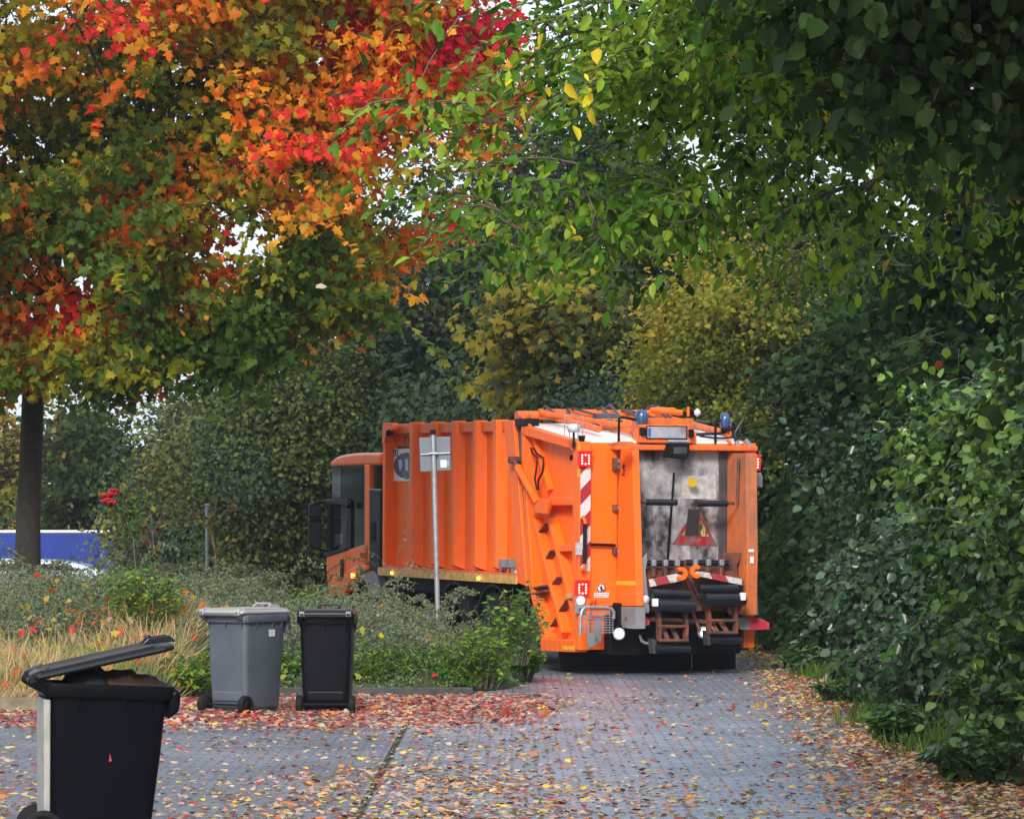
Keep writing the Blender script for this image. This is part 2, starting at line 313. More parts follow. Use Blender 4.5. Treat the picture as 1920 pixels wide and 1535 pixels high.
def clumps(blobs, n, gap=-.25, ns=1.1, seed=1, shell=.3, lump=.16):
    r2_ = np.random.default_rng(seed + 90); LK = r2_.normal(0, 1.6, (5, 3)); LP = r2_.random(5) * 6.28
    Bm = np.array(blobs, float); vol = (Bm[:, 3] * Bm[:, 4] * Bm[:, 5]) ** .75; out = []
    while len(out) < n:
        i = rng.choice(len(Bm), p=vol / vol.sum()); d = rng.normal(0, 1, 3); d /= np.linalg.norm(d); r = rng.random() ** shell
        p = Bm[i, :3] + d * r * Bm[i, 3:6] * (1 + lump * np.sin(LK @ d * 2.2 + LP).sum() / 2)
        out.append(p)
        if len(out) >= n:
            a = np.array(out); out = list(a[noise3(a, ns, seed) + .5 * rng.random(len(a)) > gap]) if len(out) < n * 1.9 else out
            if len(out) < n and len(out) > .8 * n: break
    return np.array(out)
def spray(Cc, per, sg, droop=.25, centre=None, up=.55, outw=.5):
    n = len(Cc) * per; ci = np.repeat(np.arange(len(Cc)), per); sg = np.array(sg)
    off = rng.normal(0, 1, (n, 3)) * sg; P = Cc[ci] + off; cen = Cc.mean(0) if centre is None else np.array(centre)
    o = unit(P - cen); N = rng.normal(0, .7, (n, 3)) + o * outw + np.array([0, 0, up]); A = rng.normal(0, .6, (n, 3)) + o * .5 + unit(off) * .5 - np.array([0, 0, droop])
    return ci, P, N, A
def tree(name, label, cat, base, blobs, trunk, ncl, per, sg, size, colf, shape, mat, group=None, r_tip=.006, r_trunk=None, gap=-.25, ns=1.1, seed=1, droop=.25, bark=None, keep=1.0, shell=.3, up=.55, outw=.5, exp_=.46, lump=.16, sprigs=0, slen=(.5, 1.1), front=None):
    base = tuple(base); root = tag(empty(name, base), label, cat, group)
    Cc = clumps(blobs, ncl, gap, ns, seed, shell, lump)
    limbs('limb', trunk, Cc, r_tip, bark or BARK, root, base, keep, r_trunk, exp_)
    ci, P, N, A = spray(Cc, per, sg, droop, up=up, outw=outw)
    Cl = colf(Cc, seed)[ci]; Cl = np.where((rng.random(len(ci)) < .25)[:, None], colf(P, seed + 1), Cl); S = size * (.5 + 1.0 * rng.random(len(ci)))
    leaves('crown', P, N, A, S, jit(Cl, .5), shape, mat, root, base)
    if sprigs:
        m = MB(); cen = Cc.mean(0); pool = Cc[Cc[:, 1] < np.median(Cc[:, 1])]; Q = []; QA = []
        for _ in range(sprigs):
            c = pool[rng.integers(len(pool))]; o = c - cen; o[2] *= .5; o = o / (np.linalg.norm(o) + 1e-6) + rng.normal(0, .35, 3); o[2] = abs(o[2]) * .4 + .15; o /= np.linalg.norm(o); L_ = rng.uniform(*slen); dr = .35 + .5 * rng.random()
            pts = [c + o * L_ * t - np.array([0, 0, dr * L_ * t * t]) for t in (0, .25, .5, .75, 1)]; m.tube([p - np.array(base) for p in pts], [.007, .006, .005, .004, .002], 4, False)
            for t in np.arange(.15, 1.0, size * .42 / L_):
                i = min(int(t * 4), 3); f = t * 4 - i; d_ = pts[i + 1] - pts[i]; d_ = d_ / np.linalg.norm(d_); sd2 = np.cross(d_, [0, 0, 1]) * (1 if rng.random() < .5 else -1); Q.append(pts[i] * (1 - f) + pts[i + 1] * f); QA.append(d_ * .6 + sd2 * .8 + [0, 0, -droop * .6] + rng.normal(0, .2, 3))
        tag(m.build('twig', TWIG, root), kind='stuff'); Q = np.array(Q); nq = len(Q)
        leaves('twig_leaf', Q, rng.normal(0, .35, (nq, 3)) + [0, -.25, .9], np.array(QA), size * (.6 + .8 * rng.random(nq)), jit(colf(Q, seed + 5), .5), shape, mat, root, base)
    return root
def palf(cols, wts, s=.8):
    """colour per clump from a palette, neighbours alike"""
    cols = np.array(cols); cw = np.cumsum(np.array(wts, float) / sum(wts))
    def f(P, seed):
        t = .5 + .5 * np.clip(noise3(P, s, seed * 7 + 3) * .62 + rng.normal(0, .18, len(P)), -1, .999); return cols[np.searchsorted(cw, np.clip(t, 0, .999))]
    return f
# ---------------------------------------------------------------- refuse truck
TH = R(23.5); T0 = Vector((.86, 51.7, 0)); TP = .0128
truck = tag(empty('refuse_truck', T0, (TP, 0, TH)), 'large orange refuse collection truck seen from behind, driving off along the paved lane', 'garbage truck')
TM = Matrix.Translation(T0) @ Matrix.Rotation(TH, 4, 'Z') @ Matrix.Rotation(TP, 4, 'X'); TI = TM.inverted()
def ray(px, py):
    a = TI @ Vector((0, 0, HC)); b = TI @ at(px, py, 1.0); return a, b - a
def SD(px, py, v=0.0):
    a, d = ray(px, py); t = (v - a.x) / d.x; p = a + d * t; return (p.y, p.z)
def RR(px, py, u=0.0):
    a, d = ray(px, py); t = (u - a.y) / d.y; p = a + d * t; return (p.x, p.z)
def z1(x, y): return 940 + x / 2.741, 740 + y / 2.741
def z2(x, y): return 560 + x / 3.07, 760 + y / 3.07
def s1(x, y, v=0.0): return SD(*z1(x, y), v)
def s2(x, y, v=0.0): return SD(*z2(x, y), v)
def r1(x, y, u=0.0): return RR(*z1(x, y), u)
def S3(p, v): return (v, p[0], p[1])
def R3(p, u): return (p[0], u, p[1])
def lettering(name, txt, size, mat, parent, loc, rot, ext=.002, align='CENTER'):
    cu = bpy.data.curves.new(name, 'FONT'); cu.body = txt; cu.size = size; cu.align_x = align; cu.align_y = 'CENTER'; cu.extrude = ext
    t = bpy.data.objects.new('tmp', cu); sc.collection.objects.link(t); bpy.context.view_layer.update()
    me = bpy.data.meshes.new_from_object(t.evaluated_get(bpy.context.evaluated_depsgraph_get())); bpy.data.objects.remove(t)
    me.materials.clear(); me.materials.append(mat); o = bpy.data.objects.new(name, me); sc.collection.objects.link(o); o.parent = parent; o.location = loc; o.rotation_euler = rot; return o
SIDE_R = (R(90), 0, R(-90)); REAR_R = (R(90), 0, 0)
WD = 2.55
# --- container
uc0 = s2(1235, 600)[0]; ucf = s2(482, 500)[0]
wt = s2(900, 88)[1]; wb = s2(900, 945)[1]; wbb = s2(900, 1000)[1]
cont = MB().box(.15, WD - .15, uc0 + .02, ucf - .02, wb, wt - .05)
container = cont.build('container', ORANGE, truck, .01)
MB().box(.07, .16, uc0 + .05, ucf - .05, wt - .16, wt - .02).build('top_rail', ORANGE, container, .008)
MB().box(WD-.16, WD-.07, uc0 + .05, ucf - .05, wt - .16, wt - .02).build('top_rail', ORANGE, container, .008)
for xa, xb in ((636, 655), (757, 775), (878, 893), (1000, 1017), (1115, 1135)):
    u = s2(xa, 500)[0]; ub = s2(xb, 500)[0]
    m = MB(); m.prism([(0, u, wb + .06), (.16, u + .05, wb + .0), (.16, ub - .05, wb + .0), (0, ub, wb + .06)], [(0, u, wt), (.16, u + .05, wt), (.16, ub - .05, wt), (0, ub, wt)])
    m.build('rib', ORANGE, container, .008)
    m = MB().box(WD - .16, WD, ub, u, wb, wt); m.build('rib', ORANGE, container, .008)
uf2 = s2(497, 500)[0]
MB().box(0, .2, uf2, ucf, wb - .02, wt).build('end_post', ORANGE, container, .01)
MB().px([s2(1178, 85), s2(1236, 85), s2(1310, 1040), s2(1258, 1020)][::-1], 0, .2).build('end_post', ORANGE, container, .008)
MB().px([s2(1236, 112, .05), s2(1268, 118, .05), s2(1330, 1050, .05), s2(1306, 1050, .05)][::-1], .05, .18).build('seal', SEAL, truck, .006)
MB().box(.0, WD, uc0 - .1, ucf, wbb, wb + .0).build('floor_frame', ORANGE2, truck, .008)
a = s2(458, 975); b = s2(1258, 1000)
MB().box(-.012, 0, b[0], a[0], wbb - .01, wb - .03).build('side_marker_strip', BEIGE, truck)
for x, y in ((546, 962), (1045, 993)):
    u, z = s2(x, y); MB().lathe([(.0, -.03), (.022, -.03), (.026, 0)], (-.012, u, z), 'x', 12).build('marker_lamp', EM_A, truck)
# front corner bracket, lamp, mast and writing
MB().px([s2(500, 115), s2(560, 115), s2(560, 140), s2(520, 165), s2(510, 215), s2(497, 215)][::-1], -.05, .02).build('hinge_bracket', ORANGE, truck, .006)
u, z = s2(525, 158, -.05); MB().lathe([(.0, -.05), (.04, -.05), (.05, 0), (.03, .04), (0, .04)], (-.05, u, z), 'x', 12).build('corner_lamp', DARK, truck)
MB().px([s2(540, 150, .14), s2(590, 150, .14), s2(590, 166, .14), s2(540, 166, .14)], .135, .15).build('reflector_strip', YEL, truck)
pa = s2(543, 250, .14); pb = s2(632, 435, .14)
poster = MB().box(.13, .148, min(pa[0], pb[0]) - .25, max(pa[0], pb[0]), pb[1], pa[1]).build('poster', WHITE, truck)
W_, H_ = abs(pb[0] - pa[0]) + .25, pa[1] - pb[1]; uc = max(pa[0], pb[0]) - .50; zc = pb[1] + H_ * .47
def disc(r1_, r2_, x, mat, name, sx=1.0, a0=0, a1=6.2832, dz=0):
    m = MB(); n = 40; V = []
    for k in range(n + 1):
        an = a0 + (a1 - a0) * k / n
        for r in (r1_, r2_): V.append((x, uc - math.sin(an) * r * sx, zc + dz - math.cos(an) * r))
    m.poly(V, [(2 * k, 2 * k + 1, 2 * k + 3, 2 * k + 2) for k in range(n)]); return m.build(name, mat, poster)
PH = plain('photo_print', (.06, .075, .13), .4, var=.8, vs=7)
disc(0, H_ * .38, .1285, PH, 'printed_picture', 2.5); disc(H_ * .36, H_ * .42, .1265, GREENP, 'printed_band', 2.6, 0, 3.14); disc(H_ * .36, H_ * .40, .1265, RED, 'printed_band', 2.6, 2.6, 3.6)
PB = plain('pale_blue_print', (.35, .5, .75), .4)
m = MB(); m.px([(uc + .26, zc + .09), (uc + .12, zc + .09), (uc + .10, zc + .0), (uc + .20, zc - .08), (uc + .24, zc - .0)], .1262, .127); m.build('printed_figure', PB, poster); m = MB(); m.px([(uc + .0, zc + .1), (uc - .12, zc + .1), (uc - .12, zc - .07), (uc - .02, zc - .07)], .1262, .127); m.build('printed_figure', PB, poster)
lettering('poster_lettering', 'ZKE', .14, INK, truck, (.127, pa[0] - .13, pa[1] - .065), SIDE_R)
lettering('container_lettering', 'ZÖLLER', .17, INK, truck, (.147, s2(632, 205, .15)[0] - .1, s2(632, 205, .15)[1]), SIDE_R, .004)
MB().px([s2(570, 232, .15), s2(645, 232, .15), s2(645, 247, .15), s2(570, 247, .15)], .146, .15).build('label_plate', INK, truck)
# grey junction boxes
m = MB()
for x, y in ((1198, 905), (1240, 905)):
    u, z = s2(x, y, .1); m.box(.0, .12, u - .06, u + .06, z - .06, z + .05); m.tube([(.02, u, z - .05), (.01, u + .03, z - .15), (.05, u + .01, z - .25)], .012)
m.build('junction_box', GREY, truck, .006)
a = s2(1222, 925, .12); MB().box(.12, .152, a[0] - .14, a[0], a[1] - .13, a[1]).build('sticker', WHITE, truck)
# --- tailgate hopper
HV = .16
TL = s1(97, 165); TR = s1(385, 245); BR = s1(377, 1310); BL = s1(205, 1290); ML = s1(98, 480); ML2 = s1(140, 1000)
sidep = [TL, TR, BR, BL, ML2, ML]
hop = MB().px(sidep, HV, WD - HV)
tail = hop.build('tailgate', ORANGE, truck, .006)
m = MB()
bars = [((97, 165), (385, 245), .14), ((97, 180), (98, 480), .10), ((98, 480), (140, 1000), .12), ((140, 1000), (215, 1275), .12)]
def sbar(m, p, q, h, v0=0.0, d=.17): m.bar(S3(s1(*p), v0), S3(s1(*q), v0), h, d)
sbar(m, (100, 180), (385, 262), .12); sbar(m, (108, 190), (112, 480), .09); sbar(m, (118, 480), (152, 1000), .11); sbar(m, (152, 1000), (220, 1262), .11)
sbar(m, (205, 1284), (378, 1290), .16, -.01, .18)
m.build('side_frame', ORANGE, tail, .008)
for p_, q_, h_, a_, b_ in (((240, 546), (385, 546), .11, .03, .14), ((285, 787), (385, 787), .09, .03, .14), ((130, 215), (210, 490), .06, .08, .1)):
    m = MB(); sbar(m, p_, q_, h_, a_, b_); m.build('side_rib', ORANGE, tail, .008)
for p_, q_ in (((150, 640), (298, 1228)), ((228, 640), (368, 1180))):
    m = MB(); sbar(m, p_, q_, .08, .03, .14); m.build('diagonal_channel', ORANGE, tail, .008)
for (p, q) in (((172, 705), (205, 665)), ((205, 845), (232, 800)), ((238, 975), (268, 935)), ((275, 1112), (312, 1055)), ((232, 1190), (262, 1145))): m = MB(); sbar(m, p, q, .025, .05, .12); m.build('gusset', RUST, tail, .004)
m = MB()
m.px([s1(145, 1020), s1(222, 1000), s1(222, 1012), s1(150, 1030)], .0, .16); m.px([s1(145, 990), s1(215, 975), s1(215, 985), s1(150, 998)], .0, .16)
m.build('gusset', RUST, tail, .004)
MB().px([s1(330, 1020), s1(368, 1020), s1(368, 1045), s1(330, 1045)], -.0, .1).build('reflector_strip', BEIGE, tail)
MB().px([s1(318, 1288), s1(382, 1292), s1(382, 1312), s1(318, 1308)], -.016, -.01).build('reflector_strip', YEL, tail)
m = MB(); sbar(m, (140, 1090), (185, 1290), .09, .02, .1); m.build('edge_seal', SEAL, truck, .01)
m = MB(); sbar(m, (118, 985), (125, 1060), .14, .0, .14); sbar(m, (112, 1060), (145, 1130), .10, .02, .12); m.build('hinge_lock', DARK, truck, .02)
# cylinder
A = Vector(S3(s1(85, 372, -.06), -.06)); B = Vector(S3(s1(190, 560, -.06), -.06)); cy = MB(); cy.tube([A, A.lerp(B, .97)], .052, 16)
cyl = cy.build('hydraulic_cylinder', ORANGE, truck); C0 = Vector(S3(s1(62, 335, -.05), -.05))
MB().tube([C0 + Vector((-.06, 0, 0)), C0 + Vector((.12, 0, 0))], .05, 14).tube([C0, A], .03, 10).build('pivot', RUST, cyl)
m = MB(); m.px([s1(180, 575, -.1), s1(205, 535, -.1), s1(258, 540, -.1), s1(240, 612, -.1), s1(185, 605, -.1)], -.13, -.09); m.px([s1(180, 575, .06), s1(205, 535, .06), s1(258, 540, .06), s1(240, 612, .06), s1(185, 605, .06)], -.02, .1)
m.box(-.1, 0.0, s1(250, 560)[0], s1(225, 560)[0], s1(0, 610)[1], s1(0, 545)[1]); m.build('cylinder_bracket', ORANGE, truck, .006)
for pts in (((152, 272), (160, 300), (186, 325), (178, 395), (172, 430), (182, 485)), ((164, 275), (182, 302), (218, 325), (212, 395), (190, 440), (190, 490))):
    MB().tube([S3(s1(x, y, .07), .07) for x, y in pts], .014, 8).build('hydraulic_hose', BLACK, truck)
a = s1(75, 122); b = s1(125, 160); MB().box(-.02, .2, b[0], a[0], b[1], a[1]).build('hose_box', BLACK, truck, .01)
m = MB(); a = s1(78, 108); m.tube([(.0, a[0], a[1]), (.3, a[0], a[1])], .07, 14); m.tube([(.05, a[0], a[1] + .03), (.06, a[0] - .45, a[1] - .22)], .03, 8); m.tube([(.3, a[0] - .1, a[1]), (.5, a[0] - .1, a[1])], .05, 12); m.build('tailgate_hinge', ORANGE2, truck, .004)
a = s1(365, 322, .13); MB().box(.145, .17, a[0] - .0, a[0] + .12, a[1] - .03, a[1] + .03).build('vent_cover', DARK, truck)
# --- rear corner posts
pt = r1(400, 240)[1]; pbm = r1(400, 1312)[1]
for side in (0, 1):
    x0 = 0.0 if side == 0 else WD - .165
    MB().box(x0, x0 + .165, .0, .22, pbm, pt).build('corner_post', ORANGE2 if side else ORANGE, tail, .01)
MB().box(-.006, 0.0, .005, .06, r1(0, 420)[1], pt - .01).build('reflector_strip', YEL, tail)
WARN = stripes('red_white_warning_strip', (.62, .60, .62), (.36, .02, .035), -1.0, 1.0, .40, .25); WARN2 = stripes('lifter_warning_strip', (.6, .55, .55), (.36, .03, .045), 1.0, .55, .42, .9)
a = r1(400, 370); b = r1(450, 905); MB().box(.012, .155, -.006, 0.0, b[1], a[1]).build('warning_strip', WARN, tail)
MB().box(WD - .19, WD - .02, -.006, 0.0, b[1], a[1]).build('warning_strip', WARN, tail); MB().box(WD, WD + .006, .0, .12, b[1], a[1]).build('warning_strip', WARN, tail)
def taillight(x, y, v=None):
    c = r1(x, y, -.06); vx = c[0] if v is None else v; z = c[1]; h = .092
    o = MB().box(vx - h, vx + h, -.06, .0, z - h, z + h).box(vx - h - .015, vx + h + .01, -.09, .0, z + h, z + h + .02).build('tail_light', EM_RED, truck, .012)
    m = MB()
    for i, j in ((-1, 1.2), (0, 1.3), (1, 1.2), (-1.05, .4), (1.05, .4), (-1.05, -.4), (1.05, -.4), (-1, -1.2), (0, -1.3), (1, -1.2)):
        m.lathe([(.0, -.006), (.012, -.006), (.014, 0)], (vx + i * .047, -.0605, z + j * .045), 'y', 10)
    m.build('led', EM_DOT, o)
taillight(433, 332); taillight(418, 996)
taillight(1302, 352)
c = r1(1312, 430, .05); MB().box(WD + .0, WD + .10, -.02, .16, c[1] - .12, c[1] + .08).build('side_lamp_box', GREY, truck, .02)
c = r1(408, 1056, -.03); o = MB().box(c[0] - .075, c[0] + .075, -.03, 0, c[1] - .17, c[1] + .10).build('side_lamp', GREY, truck, .01)
MB().lathe([(0, -.02), (.045, -.02), (.05, 0)], (c[0], -.031, c[1]), 'y', 16).build('lens', EM_W2, o); MB().lathe([(0, -.01), (.02, -.01), (.02, 0)], (c[0], -.031, c[1] - .12), 'y', 12).build('reflector', DARK, o)
# grab handle
h = MB(); a = R3(r1(412, 640, -.01), 0); 
pts = [R3(r1(412, 640), -.0), R3(r1(418, 628, -.09), -.09), R3(r1(430, 645, -.10), -.10), R3(r1(428, 880, -.10), -.10), R3(r1(418, 905, -.09), -.09), R3(r1(408, 893), 0)]
hd = MB().tube(pts, .022, 10).build('grab_handle', ORANGE, truck); MB().tube([R3(r1(430, 662, -.10), -.10), R3(r1(428, 868, -.10), -.10)], .026, 10).build('handle_grip', BLACK, hd)
c = r1(402, 782); MB().box(c[0] - .06, c[0] + .03, -.012, -.006, c[1] - .10, c[1] + .06).build('sticker', plain('grey_label', (.45, .46, .5), .5, var=.3, vs=30), truck)
# --- recessed rear panel between post and lifter column
v0 = .165; v1 = .54; a = r1(460, 265, .05); b = r1(460, 1085, .05)
MB().box(v0, v1 + .02, .05, .12, b[1], a[1]).build('rear_panel', ORANGE, tail, .004)
MB().box(v0, v1 + .05, .20, .3, r1(0, 1312)[1], b[1]).build('lower_rear_panel', RUST, tail, .004)
m = MB().tube([R3(r1(456, 768, .0), .0), R3(r1(585, 772, .0), .0)], .02, 10).build('crossbar', BLACK, truck)
for y in (342, 372, 580, 803):
    c = r1(592, y, .03); o = MB().box(c[0] - .06, c[0] + .06, -.02, .05, c[1] - .045, c[1] + .045).build('latch', RUST, truck, .006); MB().tube([(c[0] + .01, -.045, c[1]), (c[0] + .01, -.0, c[1])], .025, 8).build('bolt', STEEL, o)
c = r1(513, 992, .05); o = MB().lathe([(0, -.004), (.062, -.004), (.062, 0)], (c[0], .05, c[1]), 'y', 28).build('warning_sticker', WHITE, truck)
MB().lathe([(.05, -.006), (.061, -.006), (.061, -.003)], (c[0], .05, c[1]), 'y', 28)
m = MB(); n = 28
V = [(c[0] + math.cos(6.2832 * k / n) * r, .0445, c[1] + math.sin(6.2832 * k / n) * r) for k in range(n) for r in (.05, .062)]
m.poly(V, [(2 * k, 2 * k + 1, (2 * k + 3) % (2 * n), (2 * k + 2) % (2 * n)) for k in range(n)])
m.rbar((c[0] - .045, .0445, c[1] + .04), (c[0] + .04, .0445, c[1] - .045), .012, .001); m.lathe([(0, -.002), (.011, -.002), (.011, 0)], (c[0], .046, c[1] + .028), 'y', 12); m.box(c[0] - .015, c[0] + .015, .044, .046, c[1] - .02, c[1] + .015); m.box(c[0] - .008, c[0] + .01, .044, .046, c[1] - .05, c[1] - .02)
m.build('pictogram', INK, o)
c = r1(514, 1028, .05); o = MB().box(c[0] - .105, c[0] + .105, .044, .05, c[1] - .032, c[1] + .032).build('text_sticker', WHITE, truck)
lettering('sticker_lettering', 'Nicht unter das\nschwenkende Teil', .03, INK, truck, (c[0], .043, c[1]), REAR_R, .001)
m = MB()
c = r1(462, 1062, .04); m.tube([R3(r1(455, 1075, .04), .03), R3(r1(455, 1050, .02), -.02), R3(r1(478, 1050, .02), -.02), R3(r1(482, 1080, .04), .03)], .012, 8); m.build('hook', ORANGE2, truck)
# --- lifter columns
VC = .542; UB = -.45
cs = [SD(*z1(612, 283), VC), SD(*z1(672, 283), VC), SD(*z1(697, 1085), VC), SD(*z1(588, 1085), VC)]
colL = MB().px(cs, VC, VC + .10).build('lifter_column', ORANGE, truck, .008)
s_ = lambda x, y: SD(*z1(x, y), VC)
MB().px([s_(590, 955), s_(689, 957), s_(690, 979), s_(590, 975)], VC - .004, VC).build('reflector_strip', YEL, colL)
m = MB(); m.px([s_(629, 350), s_(637, 362), s_(632, 380), (s_(627, 385)), s_(621, 372)], VC - .004, VC); m.px([s_(626, 388), s_(638, 384), s_(636, 392), s_(629, 398)], VC - .004, VC); m.build('flame_emblem', INK, colL)
p = s_(628, 410); lettering('column_lettering', 'ZKE', .05, INK, truck, (VC - .003, p[0], p[1]), SIDE_R)
pl = [s_(594, 1087), s_(697, 1089), s_(697, 1202), s_(625, 1196)]; MB().px(pl, VC - .01, VC + .12).build('column_bracket', GREY, truck, .006)
MB().px([SD(*z1(585, 262), .3), SD(*z1(640, 262), .3), SD(*z1(640, 240), .3), SD(*z1(585, 250), .3)], .0 + .2, .4).build('rain_flap', ORANGE2, tail)
# right column: inner face, rear face
VR = 2.175; ct = RR(*z1(1250, 300), UB)[1]; cb = RR(*z1(1250, 1130), UB + .1)[1]; cbm = RR(*z1(1250, 820), UB)[1]
colR = MB().px([(.14, ct), (UB, ct), (UB - .05, cbm), (UB - .03, cb), (.14, cb)], VR, VR + .16).build('lifter_column', GRIME, truck, .01)
m = MB().tube([(VR - .02, RR(*z1(1205, 320), 0)[0] * 0 - .28, RR(*z1(1205, 325), -.28)[1]), (VR - .04, -.28, RR(*z1(1205, 560), -.28)[1])], .022, 8); m.build('guide_rod', RUST, truck)
MB().px([SD(*z1(1230, 810), VR + .17), SD(*z1(1300, 815), VR + .17), SD(*z1(1310, 1130), VR + .17), SD(*z1(1230, 1130), VR + .17)], VR + .16, VR + .2).build('side_guard', GREY, truck, .006)
m = MB().box(VR + .165, WD - .2, .05, .12, r1(0, 1100)[1], r1(0, 290)[1]); m.build('rear_panel', ORANGE2, tail, .004)
MB().box(1.95, WD, .18, .3, .30, r1(0, 1100)[1]).build('lower_rear_panel', RUST, tail, .004)
# --- hopper back plate with the worn warning triangle
pz0 = r1(720, 870, .1)[1]; pz1 = r1(720, 288, .1)[1]
plate = MB().box(VC + .10, VR, .12, .2, pz0, pz1 + .05).build('press_plate', STAIN, truck, .01)
MB().box(VC + .105, VR, .11, .12, pz0, pz1).build('wear_sheet', STAIN, plate)
LPL = plain('lighter_plate_patch', (.42, .41, .42), .4, var=.35, vs=12)
a = r1(930, 415, .1); b = r1(1105, 535, .1); MB().box(a[0], b[0], .104, .11, b[1], a[1]).build('riveted_panel', LPL, plate, .003)
a = r1(715, 405, .1); b = r1(880, 530, .1); MB().box(a[0], b[0], .106, .11, b[1], a[1]).build('riveted_panel', STAIN, plate, .003)
m = MB(); m.prism([R3(r1(x, y, .1), .10) for x, y in ((893, 400), (884, 400), (850, 845), (862, 845))], [R3(r1(x, y, .1), .11) for x, y in ((893, 400), (884, 400), (850, 845), (862, 845))]); m.build('gap_seal', BLACK, plate)
MB().box(VR - .12, VR - .001, .08, .11, pz0, pz1).build('edge_strip', SEAL, plate, .01)
def dec(name, pts, mat, u, par=plate): return MB().prism([R3(r1(x, y, u), u) for x, y in pts], [R3(r1(x, y, u), u + .0015) for x, y in pts]).build(name, mat, par)
REDW = paint('worn_red_print', (.30, .010, .022), (.12, .10, .10), .95, .5, .54, .72, (6, 6, 2.5)); YW = paint('worn_yellow_print', (.66, .58, .20), (.05, .04, .03), 1.0, .5, .5, .68, (9, 9, 1.2))
dec('warning_triangle', ((1008, 567), (876, 769), (1108, 777)), REDW, .1025); dec('triangle_inner', ((1008, 598), (928, 722), (1066, 728)), YW, .0995); dec('triangle_block', ((962, 585), (1022, 590), (1014, 724), (945, 724)), INK, .0965)
p = r1(1000, 750, .1); lettering('triangle_lettering', 'STOP', .06, plain('faded_print', (.3, .2, .2), .5), truck, (p[0], .098, p[1] + .0), REAR_R, .001)
# rollers on swing bars
for (xa, xb, y, xc) in ((745, 900, 551, 715), (1003, 1160, 557, 1195)):
    U = -.3; o = MB().tube([R3(r1(xa, y, U), U), R3(r1(xb, y + 2, U), U)], .042, 16).build('stop_roller', ROLL, truck)
    MB().tube([R3(r1(xc, y, U), U), R3(r1(xa if xc < xa else xb, y, U), U)], .024, 10).build('roller_arm', RUST, o)
# --- top beam, number plate, camera box
tb = r1(640, 285, -.08); tt = r1(1165, 252, -.08)
MB().box(.46, WD - .02, -.10, .10, r1(640, 283, -.1)[1], r1(640, 256, -.1)[1]).build('top_beam', ORANGE2, tail, .012)
MB().box(.0, WD, .12, .3, pt - .12, pt).build('roof_edge', ORANGE2, tail, .01)
a = r1(717, 152, -.02); b = r1(983, 248, -.02); box_ = MB().box(a[0], b[0], -.02, .22, b[1], a[1]).build('plate_box', ORANGE2, truck, .01)
a = r1(750, 163, -.03); b = r1(950, 224, -.03); npl = MB().box(a[0], b[0], -.034, -.02, b[1], a[1]).build('number_plate', plain('plate_grey', (.30, .29, .34), .4, var=.35, vs=5), truck, .004)
MB().box(a[0] + .012, a[0] + .05, -.037, -.034, b[1] + .02, a[1] - .02).build('euro_band', plain('euro_blue', (.03, .09, .4), .4), npl)
fr = MB(); fr.box(a[0] - .01, b[0] + .01, -.036, -.02, b[1] - .012, b[1]).box(a[0] - .01, b[0] + .01, -.036, -.02, a[1], a[1] + .012).box(a[0] - .012, a[0], -.036, -.02, b[1], a[1]).box(b[0], b[0] + .012, -.036, -.02, b[1], a[1]); fr.build('plate_frame', DARK, npl)
for x, y in ((731, 187), (979, 197)):
    c = r1(x, y, -.06); MB().box(c[0] - .03, c[0] + .03, -.08, .02, c[1] - .055, c[1] + .05).build('plate_lamp', DARK, truck, .012)
c0 = r1(862, 248, -.25); c1 = r1(965, 330, -.25)
cb_ = MB().py([(c0[0] + .03, c0[1]), (c1[0], c0[1] - .0), (c1[0] - .03, c1[1]), (c0[0] - .02, c1[1] + .02)], -.28, -.08).build('camera_box', DARK, truck, .012)
MB().box(c0[0] + .05, c1[0] - .05, -.285, -.28, c1[1] + .07, c0[1] - .05).build('screen', SEAL, cb_)
MB().tube([(c0[0] - .01, -.22, c0[1] + .02), (c1[0] + .01, -.22, c0[1] + .02)], .024, 10).build('mount_tube', STEEL, cb_)
# --- roof of hopper
zt0 = pt + .02; zt1 = wt + .01
roofp = [(.1, .12, zt0), (WD - .1, .12, zt0), (WD - .14, uc0, zt1 - .06), (.14, uc0, zt1 - .06)]
MB().prism([(x, y, z - .05) for x, y, z in roofp], roofp).build('hopper_roof', PALE, tail, .006)
def rf(v, u, h=0): return (v, u, zt0 + (zt1 - .06 - zt0) * (u - .12) / (uc0 - .12) + h)
m = MB()
for v, u0, u1, h in ((.5, .5, uc0, .10), (1.0, .2, uc0 + .4, .07), (1.65, .2, uc0 + .2, .09), (2.2, .1, uc0, .10)): m.rbar(rf(v, u0, h), rf(v, u1, h), .09, .08) if 0 else m.tube([rf(v, u0, h), rf(v, u1, h)], .045, 8)
m.tube([rf(.3, 1.9, .16), rf(1.2, .4, .12)], .035, 8); m.tube([rf(.35, 2.1, .14), rf(2.3, 2.1, .14)], .06, 10); m.tube([rf(.9, 1.3, .1), rf(1.9, 1.3, .1)], .06, 10)
m.box(.95, 1.75, .25, .45, zt0, zt0 + .30)
m.build('roof_frame', ORANGE2, tail, .004)
m = MB(); g = random.Random(3)
for k in range(9):
    v = .5 + .2 * k; m.tube([rf(v, 2.3, .08), rf(v + g.uniform(-.2, .2), 2.0, .2 + g.random() * .08), rf(v + g.uniform(-.2, .3), 1.6, .12), rf(v + g.uniform(0, .4), 1.2, .14)], .018, 6)
m.tube([rf(.9, 1.5, .12), rf(1.25, 1.5, .12)], .09, 12); m.build('roof_hydraulics', SEAL, tail)
m = MB(); m.tube([rf(1.25, .5, .36), rf(1.7, .5, .33)], .04, 10); m.tube([rf(1.2, .6, .3), rf(1.35, .5, .38), rf(1.6, .5, .37)], .025, 8); m.tube([rf(1.75, .4, .3), rf(1.75, .4, .42)], .02, 8); m.build('roof_actuator', ORANGE, tail)
